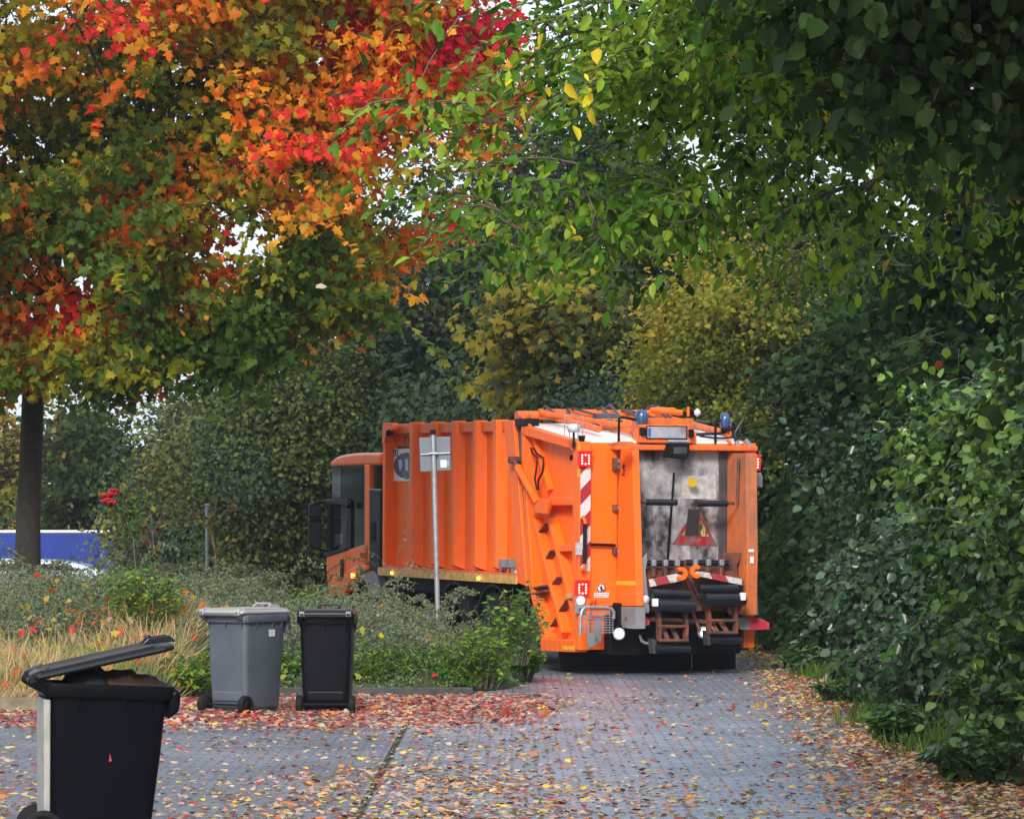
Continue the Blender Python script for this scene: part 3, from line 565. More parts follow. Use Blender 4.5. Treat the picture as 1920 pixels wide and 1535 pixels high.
m = MB(); m.lathe([(0, -.02), (.04, 0), (.045, .05), (0, .09)], rf(1.86, .35, .32), 'z', 12).build('roof_sensor', CLEARL, truck)
# hoses at the right
def hose(pts, r=.022, u=.05, mat=ROLL): MB().tube([R3(r1(x, y, u + du), u + du) for x, y, du in pts], r, 8).build('hydraulic_hose', mat, truck)
hose(((990, 205, .1), (1060, 200, .1), (1110, 200, .1), (1165, 190, .08), (1200, 165, .05), (1190, 140, 0), (1178, 150, 0), (1180, 170, 0)), .02)
hose(((1242, 130, 0), (1225, 155, 0), (1200, 195, 0), (1205, 235, 0), (1216, 262, 0)), .024); hose(((1242, 135, .0), (1228, 165, .0), (1222, 200, 0), (1250, 230, 0), (1285, 272, 0)), .022)
hose(((1020, 212, .1), (1090, 222, .1), (1165, 222, .05), (1240, 205, .03)), .014)
for p, q in (((1208, 238), (1216, 264)), ((1255, 232), (1285, 272))): MB().tube([R3(r1(*p), -.0), R3(r1(*q), -.0)], .034, 10).build('hose_coupling', STEEL, truck)
m = MB(); m.box(2.0, WD - .02, -.06, .1, r1(1240, 290)[1], r1(1240, 278)[1]); m.rbar(R3(r1(1165, 232), 0), R3(r1(1215, 285), 0), .03, .05); m.rbar(R3(r1(1000, 190), .05), R3(r1(1000, 252), .05), .06, .05); m.build('corner_bracket', ORANGE2, tail, .004)
# beacons
def beacon(pole, head, r=.085):
    o = MB().tube([R3(r1(x, y, .1), .1) for x, y in pole], .018, 8).build('beacon', DARK, truck); c = r1(*head, .1)
    MB().lathe([(0, -.10), (r * .8, -.10), (r, -.05), (r, .03), (r * .8, .09), (0, .11)], (c[0], .1, c[1]), 'z', 18).build('beacon_lens', BLUE, o); MB().lathe([(0, -.14), (r * .85, -.13), (r * .85, -.10), (0, -.10)], (c[0], .1, c[1]), 'z', 18).build('beacon_base', DARK, o)
beacon(((603, 245), (604, 160), (606, 122), (620, 114), (690, 128)), (722, 118)); beacon(((1100, 250), (1101, 150), (1106, 132), (1125, 132)), (1150, 135), .07)
c = r1(372, 172, .1); o = MB().tube([(c[0], .1, c[1] - .25), (c[0], .1, c[1] - .02)], .016, 8).build('work_lamp', DARK, truck); MB().lathe([(0, -.05), (.07, -.05), (.085, .0), (.085, .05), (0, .06)], (c[0], .1, c[1]), 'z', 16).build('lamp_glass', CLEARL, o)
m = MB()
for dx, dy in ((-.13, 0), (.13, 0), (0, .13), (0, -.13)): m.tube([(c[0] + dx, .1 + dy, c[1] - .12), (c[0] + dx, .1 + dy, c[1] + .16)], .006, 5)
m.tube([(c[0] - .13, .1, c[1] + .16), (c[0] + .13, .1, c[1] + .16)], .006, 5); m.tube([(c[0], -.03, c[1] + .16), (c[0], .23, c[1] + .16)], .006, 5); m.build('lamp_cage', STEEL, o)
c = r1(413, 225, .1); MB().lathe([(0, -.05), (.03, -.05), (.05, .04), (0, .04)], (c[0], .1, c[1]), 'z', 12).build('rubber_buffer', DARK, truck)
# --- control panel, stickers
U = UB - .0
a = RR(*z1(703, 865), U - .02); b = RR(*z1(727, 1045), U - .02); cp = MB().box(a[0], b[0], U - .05, U + .02, b[1], a[1]).build('control_panel', GREY, truck, .008); cx_ = (a[0] + b[0]) / 2
def btn(y, r, mat, nm_='button'): z = RR(*z1(712, y), U - .05)[1]; MB().lathe([(0, -.03), (r, -.025), (r, 0)], (cx_, U - .05, z), 'y', 14).build(nm_, mat, cp)
btn(864, .034, RED, 'emergency_stop'); btn(908, .024, DARK); btn(942, .016, DARK); btn(965, .02, STEEL); btn(985, .018, GREENP); btn(1005, .022, BLUEB); btn(1025, .022, BLUEB)
for (xa, ya, xb, yb) in ((690, 783, 718, 800), (692, 803, 718, 842)):
    a = RR(*z1(xa, ya), U); b = RR(*z1(xb, yb), U); MB().box(a[0], b[0], U - .006, U, b[1], a[1]).build('sticker', WHITE, colL)
for (xa, ya, xb, yb) in ((1270, 793, 1297, 807), (1278, 830, 1296, 865)):
    a = RR(*z1(xa, ya), U - .05); b = RR(*z1(xb, yb), U - .05); MB().box(min(a[0], VR + .1), min(b[0], VR + .155), U - .058, U - .05, b[1], a[1]).build('sticker', WHITE, colR)
MB().prism([R3(r1(x, y, UB - .1), UB - .1) for x, y in ((728, 840), (748, 812), (752, 850), (742, 900), (762, 1100), (758, 1122), (738, 1120), (728, 1040))], [R3(r1(x, y, UB - .1), UB - .07) for x, y in ((728, 840), (748, 812), (752, 850), (742, 900), (762, 1100), (758, 1122), (738, 1120), (728, 1040))]).build('side_guard', GREY, truck, .006)
c = r1(743, 1052, UB - .105); MB().lathe([(0, -.002), (.055, -.002), (.055, 0)], (c[0], UB - .10, c[1]), 'y', 20).build('sticker', WHITE, truck)
# --- bin lifters
def lifter(dx, pts_plate, pts_strip, rolls, hookc, xr, yr, lowroll, comb, flip):
    L = tag(MB().prism([R3(r1(x, y, -.40), -.40) for x, y in pts_plate], [R3(r1(x, y, -.34), -.34) for x, y in pts_plate]).build('bin_lifter', RUST, truck, .008))
    MB().prism([R3(r1(x, y, -.62), -.62) for x, y in pts_strip], [R3(r1(x, y, -.42), -.42) for x, y in pts_strip]).build('warning_strip', WARN2, L, .006)
    for (xa, ya, xb, yb, r, U) in rolls:
        MB().tube([R3(r1(xa, ya, U), U), R3(r1(xb, yb, U), U)], r, 20).build('bump_roller', ROLL, L)
    m = MB(); U = -.66; n = 16; V = []
    for k in range(n):
        an = R(50) + R(270) * k / (n - 1); an = an if flip else math.pi - an
        for r in (.035, .085): q = r1(*hookc, U); V.append((q[0] + math.cos(an) * r, U, q[1] + math.sin(an) * r))
    for k in range(n - 1):
        a, b, c, d = V[2 * k], V[2 * k + 1], V[2 * k + 3], V[2 * k + 2]; m.prism([a, b, c, d], [(p[0], p[1] + .05, p[2]) for p in (a, b, c, d)])
    m.build('hook', ORANGE, L, .0)
    (x0, x1), (y0, y1) = xr, yr; m = MB(); U = -.62
    for x in (x0, x1): m.prism([R3(r1(x + a, y, U), U) for a, y in ((-8, y0 - 30), (8, y0 - 30), (15, y0 + 60), (12, y1), (-2, y1), (0, y0 + 60))], [R3(r1(x + a, y, U), U + .10) for a, y in ((-8, y0 - 30), (8, y0 - 30), (15, y0 + 60), (12, y1), (-2, y1), (0, y0 + 60))])
    for k in (.32, .68): x = x0 + (x1 - x0) * k; m.rbar(R3(r1(x - 8, y0 + 55, U), U + .12), R3(r1(x + 14, y1 + 5, U), U + .04), .06, .05)
    m.tube([R3(r1(x0 - 5, (y0 + y1) / 2 - 8, U), U + .02), R3(r1(x1 + 12, (y0 + y1) / 2 - 8, U), U + .02)], .024, 10); m.tube([R3(r1(x0, y1 - 4, U), U), R3(r1(x1 + 10, y1 - 4, U), U)], .022, 10)
    m.build('lift_linkage', RUST, L, .004)
    xa, ya, xb, yb = lowroll; MB().tube([R3(r1(xa, ya, -.55), -.55), R3(r1(xb, yb, -.55), -.55)], .046, 16).build('lower_roller', ROLL, L)
    MB().prism([R3(r1(xa + a, ya + b, -.55), -.56) for a, b in ((-15, -50), (5, -40), (15, 20), (-5, 30))], [R3(r1(xa + a, ya + b, -.55), -.40) for a, b in ((-15, -50), (5, -40), (15, 20), (-5, 30))]).build('end_plate', SEAL, L, .006)
    (ca, cb2, cyy) = comb; m = MB(); m.prism([R3(r1(ca, cyy, -.5), -.5), R3(r1(cb2, cyy + 4, -.5), -.5), R3(r1(cb2, cyy + 14, -.5), -.5), R3(r1(ca, cyy + 10, -.5), -.5)], [R3(r1(ca, cyy, -.44), -.44), R3(r1(cb2, cyy + 4, -.44), -.44), R3(r1(cb2, cyy + 14, -.44), -.44), R3(r1(ca, cyy + 10, -.44), -.44)])
    m.prism([R3(r1(ca, cyy + 14, -.47), -.47), R3(r1(cb2, cyy + 17, -.47), -.47), R3(r1(cb2, cyy + 36, -.47), -.47), R3(r1(ca, cyy + 33, -.47), -.47)], [R3(r1(ca, cyy + 14, -.42), -.42), R3(r1(cb2, cyy + 17, -.42), -.42), R3(r1(cb2, cyy + 36, -.42), -.42), R3(r1(ca, cyy + 33, -.42), -.42)])
    m.build('comb_rail', BLACK, L, .004); m = MB(); m2 = MB()
    for k in (.22, .52, .82):
        x = ca + (cb2 - ca) * k; p = r1(x, cyy + 8, -.53); MB().box(p[0] - .03, p[0] + .03, -.56, -.50, p[1] - .06, p[1] + .02).build('comb_tooth', STEEL, L, .01); MB().box(p[0] - .02, p[0] + .03, -.53, -.46, p[1] - .20, p[1] - .06).build('comb_bracket', RUST, L, .008)
    return L
PLL = ((745, 890), (935, 885), (955, 960), (985, 1080), (770, 1090), (745, 1000))
PLR = ((945, 890), (1190, 905), (1250, 960), (1262, 1080), (1040, 1090), (1000, 1015), (955, 930))
lifter(0, PLL, ((757, 948), (900, 918), (950, 935), (955, 948), (900, 962), (765, 987)), ((775, 1020, 970, 1026, .064, -.62), (786, 1080, 992, 1088, .078, -.72)), (928, 918), (812, 950), (1130, 1265), (790, 1300, 970, 1304), (738, 940, 848), False)
lifter(1, PLR, ((985, 905), (1030, 908), (1235, 945), (1240, 978), (1120, 955), (985, 925)), ((1015, 998, 1212, 998, .062, -.62), (1045, 1050, 1250, 1052, .078, -.72)), (1005, 908), (1068, 1205), (1110, 1225), (1070, 1258, 1236, 1262), (948, 1172, 846), True)
for x, y in ((792, 1067), (1243, 1036)):
    c = r1(x, y, -.81); MB().box(c[0] - .03, c[0] + .04, -.82, -.76, c[1] - .05, c[1] + .05).build('bump_stop', WHITE, truck, .008)
m = MB(); p_ = ((735, 905), (770, 850), (1190, 850), (1240, 900), (1262, 1110), (750, 1110)); m.prism([R3(r1(x, y, -.2), -.25) for x, y in p_], [R3(r1(x, y, -.2), .1) for x, y in p_]); m.build('hopper_sill', RUST, truck, .01)
m = MB(); p_ = ((1130, 810), (1240, 812), (1205, 870), (1215, 1130), (1165, 1130), (1140, 940)); m.prism([R3(r1(x, y, -.3), -.34) for x, y in p_], [R3(r1(x, y, -.3), -.30) for x, y in p_]); m.build('cheek_plate', RUST, truck, .006)
# lower frame
m = MB(); m.box(.5, 2.05, -.15, .15, .62, .95); m.box(.42, 2.33, -.04, .5, .27, .8); m.build('underframe', DARK, truck, .02)
m = MB(); m.tube([R3(r1(712, 1235, -.4), -.4), R3(r1(720, 1262, -.4), -.4), R3(r1(740, 1275, -.4), -.4), R3(r1(785, 1278, -.4), -.4)], .02, 8); m.build('steel_pipe', STEEL, truck)
m = MB(); m.tube([R3(r1(985, 1120, -.5), -.5), R3(r1(1022, 1215, -.6), -.6)], .025, 8); m.tube([R3(r1(640, 1150, -.3), -.3), R3(r1(1060, 1165, -.3), -.3)], .03, 8); m.build('link_rod', RUST, truck)
# reversing lamps: the lens glows, and a small lamp in it lights what is near
for x, y in ((606, 1228), (1038, 1220)):
    U = -.3; c = r1(x, y, U); o = MB().box(c[0] - .09, c[0] + .09, U + .01, U + .08, c[1] - .08, c[1] + .08).build('reversing_lamp', DARK, truck, .02)
    MB().lathe([(0, -.03), (.045, -.025), (.052, 0), (.052, .012)], (c[0], U, c[1]), 'y', 20).build('lens', EM_W, o); MB().lathe([(.0, -.012), (.055, -.016), (.078, -.012), (.08, .01)], (c[0], U, c[1]), 'y', 20).build('reflector_ring', CLEARL, o)
# red flags
for pts, U in ((((703, 1128), (735, 1132), (765, 1160), (765, 1180), (703, 1203)), -.5), (((1275, 1145), (1335, 1148), (1380, 1170), (1380, 1205), (1272, 1210)), -.3)):
    fl = MB().prism([R3(r1(x, y, U), U) for x, y in pts], [R3(r1(x, y, U), U + .06) for x, y in pts]).build('red_flag', REDF, truck, .012)
    cxp = sum(p[0] for p in pts) / len(pts); cyp = sum(p[1] for p in pts) / len(pts)
    MB().prism([R3(r1(cxp + (x - cxp) * .62, cyp + (y - cyp) * .62, U), U - .004) for x, y in pts], [R3(r1(cxp + (x - cxp) * .62, cyp + (y - cyp) * .62, U), U) for x, y in pts]).build('inset', RED, fl)
p_ = ((1205, 1150), (1275, 1138), (1275, 1208), (1225, 1205)); MB().prism([R3(r1(x, y, -.28), -.3) for x, y in p_], [R3(r1(x, y, -.28), -.2) for x, y in p_]).build('flag_bracket', GREY, truck, .006)
# foot step frame
U = -.35; f = lambda x, y, u=U: R3(r1(x, y, u), u)
st = MB().tube([f(405, 1232), f(408, 1140), f(414, 1108), f(430, 1093), (f(450, 1090)), f(545, 1092), f(565, 1098), f(578, 1115), f(577, 1150)], .022, 10).build('foot_step', STEEL, truck)
m = MB(); m.prism([f(443, 1128), f(530, 1130), f(530, 1155), f(443, 1155)], [f(443, 1128, -.22), f(530, 1130, -.22), f(530, 1155, -.22), f(443, 1155, -.22)]); m.prism([f(478, 1155), f(515, 1155), f(513, 1270), f(480, 1275)], [f(478, 1155, -.28), f(515, 1155, -.28), f(513, 1270, -.28), f(480, 1275, -.28)]); m.prism([f(440, 1215), f(478, 1225), f(515, 1265), f(455, 1302), f(442, 1290)], [f(440, 1215, -.3), f(478, 1225, -.3), f(515, 1265, -.3), f(455, 1302, -.3), f(442, 1290, -.3)]); m.build('step_arm', plain('step_grey', (.17, .18, .2), .5, var=.2), st, .006)
MB().prism([f(458, 1136, -.352), f(520, 1137, -.352), f(520, 1146, -.352), f(458, 1145, -.352)], [f(458, 1136, -.35), f(520, 1137, -.35), f(520, 1146, -.35), f(458, 1145, -.35)]).build('reflector', RED, st)
m = MB()
for y in range(1105, 1235, 13): m.tube([f(412, y, -.33), f(572, y - 2, -.33)], .005, 5)
for x in range(430, 575, 18): m.tube([f(x, 1096, -.33), f(x, 1228, -.33)], .004, 5)
m.build('wire_grid', STEEL, st)
# mud flaps, tank, chassis, wheels
for xa, xb, ya, yb, U in ((297, 977, 1310, 1424, 1.0), (984, 1205, 1310, 1430, .9)):
    a = r1(xa, ya, U); b = r1(xb, yb, U); MB().box(a[0], b[0], U, U + .03, max(b[1], .015), a[1] + (.02 if U == 1.0 else .2)).build('mud_flap', BLACK, truck, .006)
MB().box(.75, .95, .8, 9.2, .62, .95).box(1.55, 1.75, .8, 9.2, .62, .95).box(.3, 2.2, 1.0, 1.3, .5, .9).build('chassis_rail', DARK, truck, .01)
MB().tube([(.35, 1.2, .36), (1.2, 1.2, .36)], .1, 16).build('air_tank', STEEL, truck)
MB().box(.12, 2.3, 3.0, 7.1, .95, 1.15).build('subframe', DARK, truck)
for z_, y in ((640, 1000), (760, 1010), (1035, 1030), (1127, 1035)):
    u, zz = s2(z_, y, .2); MB().box(.15, .25, u - .05, u + .05, zz - .03, zz + .06).build('clamp', SEAL, truck, .01)
wt_ = MB().lathe([(.30, .0), (.42, -.02), (.49, .02), (.505, .10), (.505, .22), (.49, .29), (.40, .32)], (0, 0, 0), 'x', 40).build('wheel', TYRE, truck)
rm = MB().lathe([(.0, .09), (.12, .09), (.13, .02), (.16, .02), (.18, .10), (.26, .07), (.31, -.005), (.33, .0)], (0, 0, 0), 'x', 40).build('rim', RIM, wt_)
m = MB()
for k in range(10): a = 6.283 * k / 10; m.lathe([(0, -.02), (.018, -.02), (.018, .02)], (.07, .225 * math.cos(a), .225 * math.sin(a)), 'x', 6)
m.build('wheel_nut', STEEL, rm)
uw2 = 2.95; uw1 = 4.30; uw0 = 8.62
first = True
for u in (uw2, uw1, uw0):
    for sgn in (0, 1):
        o = wt_ if first else copy_tree(wt_, truck); first = False
        o.location = (.06 if sgn == 0 else WD - .06, u, .505); o.rotation_euler = (u, 0, 0) if sgn == 0 else (u, 0, math.pi)
for u in (uw2, uw1):
    fn = MB(); fv = [(u + .60 * math.cos(a), .52 + .60 * math.sin(a)) for a in np.linspace(.25, math.pi - .25, 14)]; fi = [(u + .57 * math.cos(a), .52 + .57 * math.sin(a)) for a in np.linspace(math.pi - .25, .25, 14)]
    fn.px(fv + fi, .05, .6).build('mudguard', BLACK, truck)
    MB().px([(u + .44 * math.cos(a), .505 + .44 * math.sin(a)) for a in np.linspace(0, 6.283, 33)[:-1]], .0, .05).build('wheel_cover', RIM, truck, .03, 3) if 0 else None
# --- cab
ub = s2(405, 700)[0]; 
cab = tag(empty('cab', (0, 0, 0))); cab.parent = truck
body = [(s2(405, 350)), s2(380, 345), s2(380, 800), s2(160, 870), s2(172, 1095), s2(275, 1095), s2(285, 1060), s2(320, 1020), s2(375, 1000), s2(405, 945)]
body = [s2(420, 300), s2(405, 945), s2(375, 965), s2(345, 1000), s2(300, 1030), s2(275, 1095), s2(172, 1095), s2(160, 868), s2(165, 700), s2(176, 352), s2(190, 320), s2(225, 297), s2(300, 282)]
cb0 = MB().px(body, .07, WD - .12).build('cab_shell', plain('cab_inner_dark', (.02, .02, .022), .6), cab, .03)
uF = s2(160, 868)[0]
# roof cap with rounded edges
rp = [s2(176, 352), s2(182, 322), s2(215, 295), s2(270, 280), s2(340, 272), s2(445, 271), s2(470, 276), s2(470, 345), s2(380, 345)]
MB().px(rp, .0, WD - .06).build('cab_roof', CABOR, cab, .07, 4)
MB().px([s2(378, 340), s2(405, 340), s2(405, 950), s2(378, 960)], .0, .12).build('door_pillar', CABOR, cab, .012)
lowp = [s2(160, 870), s2(275, 833), s2(275, 1020), s2(262, 1095), s2(172, 1095), s2(158, 950)]
MB().px(lowp, .0, .12).build('door_lower', CABOR, cab, .015)
MB().px([s2(277, 832), s2(402, 792), s2(402, 930), s2(345, 935), s2(300, 955), s2(277, 990)], .0, .12).build('side_panel', CABOR, cab, .012)
fend = [s2(272, 1060), s2(277, 990), s2(300, 950), s2(345, 925), s2(402, 918), s2(410, 945), s2(375, 960), s2(340, 985), s2(315, 1010), s2(300, 1040), s2(290, 1075)]
MB().px(fend, -.05, .14).build('wheel_arch', CABOR, cab, .02, 3)
MB().px([s2(368, 970), s2(395, 950), s2(430, 950), s2(455, 1000), s2(460, 1110), s2(405, 1110), s2(390, 1050)], .0, .4).build('fender', GREY, cab, .02)
MB().px([s2(182, 356), s2(376, 350), s2(376, 800), s2(297, 826), s2(297, 560), s2(182, 545)], .035, .075).build('side_glass', GLASS, cab, .004)
MB().px([s2(182, 356), s2(232, 354), s2(232, 530), s2(182, 535)], .03, .036).build('corner_glass', LGLASS, cab)
MB().px([s2(162, 545), s2(297, 545), s2(297, 828), s2(162, 866)], .03, .08).build('door_glass', GLASS, cab, .004)
m = MB(); m.px([s2(140, 540, -.02), s2(278, 538, -.02), s2(278, 570, -.02), s2(140, 568, -.02)], -.01, .05); m.px([s2(163, 560), s2(178, 560), s2(178, 860), s2(163, 866)], .0, .05); m.px([s2(272, 545), s2(298, 545), s2(298, 830), s2(272, 838)], .0, .05); m.px([s2(150, 845, -.02), s2(200, 838, -.02), s2(275, 820), s2(275, 834), s2(165, 872), s2(140, 855, -.02)], -.02, .06); m.build('door_frame', BLACK, cab, .01)
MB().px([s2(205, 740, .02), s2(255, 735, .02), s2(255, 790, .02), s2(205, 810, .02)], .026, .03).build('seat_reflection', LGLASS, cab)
MB().px([s2(186, 925), s2(216, 925), s2(216, 934), s2(186, 934)], -.008, .0).build('badge', STEEL, cab)
MB().px([s2(247, 885), s2(260, 885), s2(260, 990), s2(247, 990)], -.03, .0).build('door_handle', BLACK, cab, .01)
p = s2(370, 865); lettering('cab_lettering', 'ZKE', .11, INK, cab, (-.003, p[0], p[1]), SIDE_R); MB().px([s2(352, 852), s2(358, 846), s2(360, 872), s2(354, 878)], -.003, .0).build('emblem', GREENP, cab)
MB().px([s2(185, 968), s2(270, 968), s2(270, 990), s2(185, 990)], -.004, .0).build('reflector_strip', YEL, cab)
u, z = s2(315, 980, -.05); o = MB().box(-.075, -.05, u - .05, u + .05, z - .035, z + .035).build('indicator', EM_A, cab, .01)
m = MB().px([s2(405, 480), s2(432, 478), s2(470, 485), s2(465, 950), s2(405, 950)], -.0, .35); tw = m.build('air_intake', BLACK, cab, .015)
MB().px([s2(418, 670), s2(445, 670), s2(445, 780), s2(418, 780)], -.006, .0).build('intake_grille', DARK, tw); MB().px([s2(405, 478), s2(470, 482), s2(470, 488), s2(405, 484)], .0, .3).build('intake_cap', STEEL, tw)
MB().px([s2(405, 285), s2(480, 285), s2(480, 900), s2(405, 900)], .22, WD - .25).build('cab_back', ORANGE, cab, .02)
# mirrors on arm (stick out sideways)
v_ = -.38; q = lambda x, y: (v_, SD(*z2(x, y), v_)[0], SD(*z2(x, y), v_)[1])
um = uF + .12
def mp(x, y): a = RR(*z2(x, y), um); return (a[0], um, a[1])
mi = MB().tube([mp(278, 545), mp(200, 548), mp(165, 552), mp(100, 562), mp(80, 575)], .028, 10).tube([mp(80, 820), mp(130, 828), mp(165, 838)], .022, 8).build('mirror_arm', BLACK, cab)
for (pts, nm_) in ((((66, 565), (130, 556), (134, 640), (66, 645)), 'upper_mirror'), (((62, 648), (132, 648), (132, 815), (120, 830), (80, 828), (66, 800)), 'lower_mirror')):
    a = [mp(*p) for p in pts]; o = MB().prism(a, [(x, y + .10, z) for x, y, z in a]).build(nm_, BLACK, mi, .02)
    c = Vector(a[0]); cen = sum((Vector(k) for k in a), Vector()) / len(a); b = [cen + (Vector(k) - cen) * .82 + Vector((0, -.003, 0)) for k in a]
    MB().prism(b, [k + Vector((0, .002, 0)) for k in b]).build('mirror_glass', LGLASS, o)
u, z = s2(288, 575, -.05); MB().lathe([(0, -.04), (.04, -.03), (.045, .03), (0, .04)], (-.05, u, z), 'x', 12).build('side_camera', BLACK, cab)
# warm up: yellow leaf stuck on the plate
# ---------------------------------------------------------------- wheelie bins
def wbin(label, cx, cy, rot, W, D, H, mb_, ml_, lid=0.0, group='wheelie bins put out for emptying', wr=.1, tip=.8, lean=0.0):
    root = tag(empty('wheelie_bin', (cx, cy, 0), (lean, 0, rot)), label, 'wheelie bin', group)
    def ring(w_, y0, y1, z, r=.05, n=5):
        pts = []
        for (sx, sy, a0) in ((1, 1, 0), (-1, 1, 90), (-1, -1, 180), (1, -1, 270)):
            px_ = sx * (w_ / 2 - r); py_ = (y1 if sy > 0 else y0) - sy * r
            for k in range(n): a = R(a0 + 90 * k / (n - 1)); pts.append((px_ + r * math.cos(a), py_ + r * math.sin(a), z))
        return pts
    hr = H * .885
    rings = [ring(W * tip, -D * .36, D * .36, .05), ring(W * tip, -D * .365, D * .37, .09), ring(W * .86, -D * .40, D * .43, hr * .62, .055), ring(W * .90, -D * .42, D * .46, hr, .06)]
    m = MB(); V = [p for r_ in rings for p in r_]; n = len(rings[0])
    fs = [(i * n + k, i * n + (k + 1) % n, (i + 1) * n + (k + 1) % n, (i + 1) * n + k) for i in range(3) for k in range(n)] + [tuple(range(n - 1, -1, -1))]
    inn = [ring(W * .90 - .012, -D * .42 + .006, D * .46 - .006, hr, .055), ring(W * .80, -D * .38, D * .40, hr * .55, .05)]
    m.poly(V, fs, True); V2 = [p for r_ in inn for p in r_]; m.poly(V2, [(k, n + k, n + (k + 1) % n, (k + 1) % n) for k in range(n)] + [tuple(range(n, 2 * n))], True)
    m.build('body', mb_, root)
    # rim collar
    o1, o2 = ring(W, -D * .47, D * .52, hr - .015, .07), ring(W, -D * .47, D * .52, hr + .04, .07); i1, i2 = ring(W * .88, -D * .41, D * .45, hr - .015, .055), ring(W * .88, -D * .41, D * .45, hr + .04, .055)
    sk = ring(W * .985, -D * .465, D * .515, hr - .045, .065)
    V = o1 + o2 + i1 + i2 + sk; fs = []
    for k in range(n):
        j = (k + 1) % n; fs += [(k, j, n + j, n + k), (n + k, n + j, 3 * n + j, 3 * n + k), (3 * n + k, 3 * n + j, 2 * n + j, 2 * n + k), (4 * n + k, 4 * n + j, j, k), (2 * n + k, 2 * n + j, 4 * n + j, 4 * n + k)]
    MB().poly(V, fs, True).build('rim', mb_, root, .006)
    # ribs under collar
    for x in (-W * .36, 0, W * .36): m = MB(); m.prism([(x - .008, -D * .47, hr - .02), (x - .008, -D * .40, hr - .02), (x - .008, -D * .405, hr - .13)], [(x + .008, -D * .47, hr - .02), (x + .008, -D * .40, hr - .02), (x + .008, -D * .405, hr - .13)]); m.build('stiffener', mb_, root)
    for y in (-D * .2, D * .15, D * .35):
        for s in (1, -1): m = MB(); m.prism([(s * W * .5, y - .008, hr - .02), (s * W * .43, y - .008, hr - .02), (s * W * .44, y - .008, hr - .12)], [(s * W * .5, y + .008, hr - .02), (s * W * .43, y + .008, hr - .02), (s * W * .44, y + .008, hr - .12)]); m.build('stiffener', mb_, root)
    # front lifting edge
    MB().prism([(-W * .46, D * .52, hr + .03), (-W * .46, D * .56, hr + .0), (-W * .46, D * .55, hr - .11), (-W * .46, D * .47, hr - .16), (-W * .46, D * .46, hr - .02)], [(W * .46, D * .52, hr + .03), (W * .46, D * .56, hr + .0), (W * .46, D * .55, hr - .11), (W * .46, D * .47, hr - .16), (W * .46, D * .46, hr - .02)]).build('lifting_edge', mb_, root, .02)
    # handle and hinge bosses at the back
    zh = hr + .05; yh = -D * .54
    for s in (-1, 1): m = MB(); m.prism([(s * W * .40 - .02, -D * .40, hr - .05), (s * W * .40 - .02, -D * .40, hr + .05), (s * W * .40 - .02, yh - .03, zh + .02), (s * W * .40 - .02, yh - .04, zh - .02), (s * W * .40 - .02, yh, zh - .05)], [(s * W * .40 + .02, -D * .40, hr - .05), (s * W * .40 + .02, -D * .40, hr + .05), (s * W * .40 + .02, yh - .03, zh + .02), (s * W * .40 + .02, yh - .04, zh - .02), (s * W * .40 + .02, yh, zh - .05)]); m.build('hinge_boss', mb_, root, .008)
    MB().tube([(-W * .42, yh, zh - .01), (W * .42, yh, zh - .01)], .018, 10).build('handle', mb_, root)
    # lid
    L = D * 1.08; lo = empty('lid_pivot') ; bpy.data.objects.remove(lo)
    prof = [(W * .5, 0, 0), (W * .5, 0, .034), (W * .42, .05, .054), (W * .33, .12, .064)]; V = []
    for (hw, ins, z) in prof:
        V += [(-hw, .02 + ins, z), (-hw * .9, .0 + ins, z), (hw * .9, ins, z), (hw, .02 + ins, z), (hw, L - .05 - ins, z), (hw * .85, L - ins, z), (-hw * .85, L - ins, z), (-hw, L - .05 - ins, z)]
    fs = [(i * 8 + k, i * 8 + (k + 1) % 8, (i + 1) * 8 + (k + 1) % 8, (i + 1) * 8 + k) for i in range(3) for k in range(8)] + [tuple(range(24, 32)), tuple(range(7, -1, -1))]
    m = MB(); m.poly(V, fs); 
    ld = m.build('lid', ml_, root, .018, 3); ld.location = (0, yh + .0, zh - .005); ld.rotation_euler = (lid, 0, 0)
    m = MB(); m.prism([(-W * .2, L - .17, .07), (-W * .2, L - .13, .095), (-W * .2, L + .0, .085), (-W * .2, L + .03, .04)], [(-W * .2 + .03, L - .17, .07), (-W * .2 + .03, L - .13, .095), (-W * .2 + .03, L, .085), (-W * .2 + .03, L + .03, .04)]); m.prism([(W * .2, L - .17, .07), (W * .2, L - .13, .095), (W * .2, L + .0, .085), (W * .2, L + .03, .04)], [(W * .2 - .03, L - .17, .07), (W * .2 - .03, L - .13, .095), (W * .2 - .03, L, .085), (W * .2 - .03, L + .03, .04)])
    m.tube([(-W * .2 + .02, L - .12, .10), (W * .2 - .02, L - .12, .10)], .012, 8)
    for s in (-1, 1): m.prism([(s * W * .4 - .03, -.03, -.01), (s * W * .4 - .03, -.01, .05), (s * W * .4 - .03, .10, .07), (s * W * .4 - .03, .12, .0)], [(s * W * .4 + .03, -.03, -.01), (s * W * .4 + .03, -.01, .05), (s * W * .4 + .03, .10, .07), (s * W * .4 + .03, .12, .0)])
    m.box(-W * .47, -W * .43, .06, L - .12, .034, .056); m.box(W * .43, W * .47, .06, L - .12, .034, .056)
    m.build('lid_grip', ml_, ld, .006)
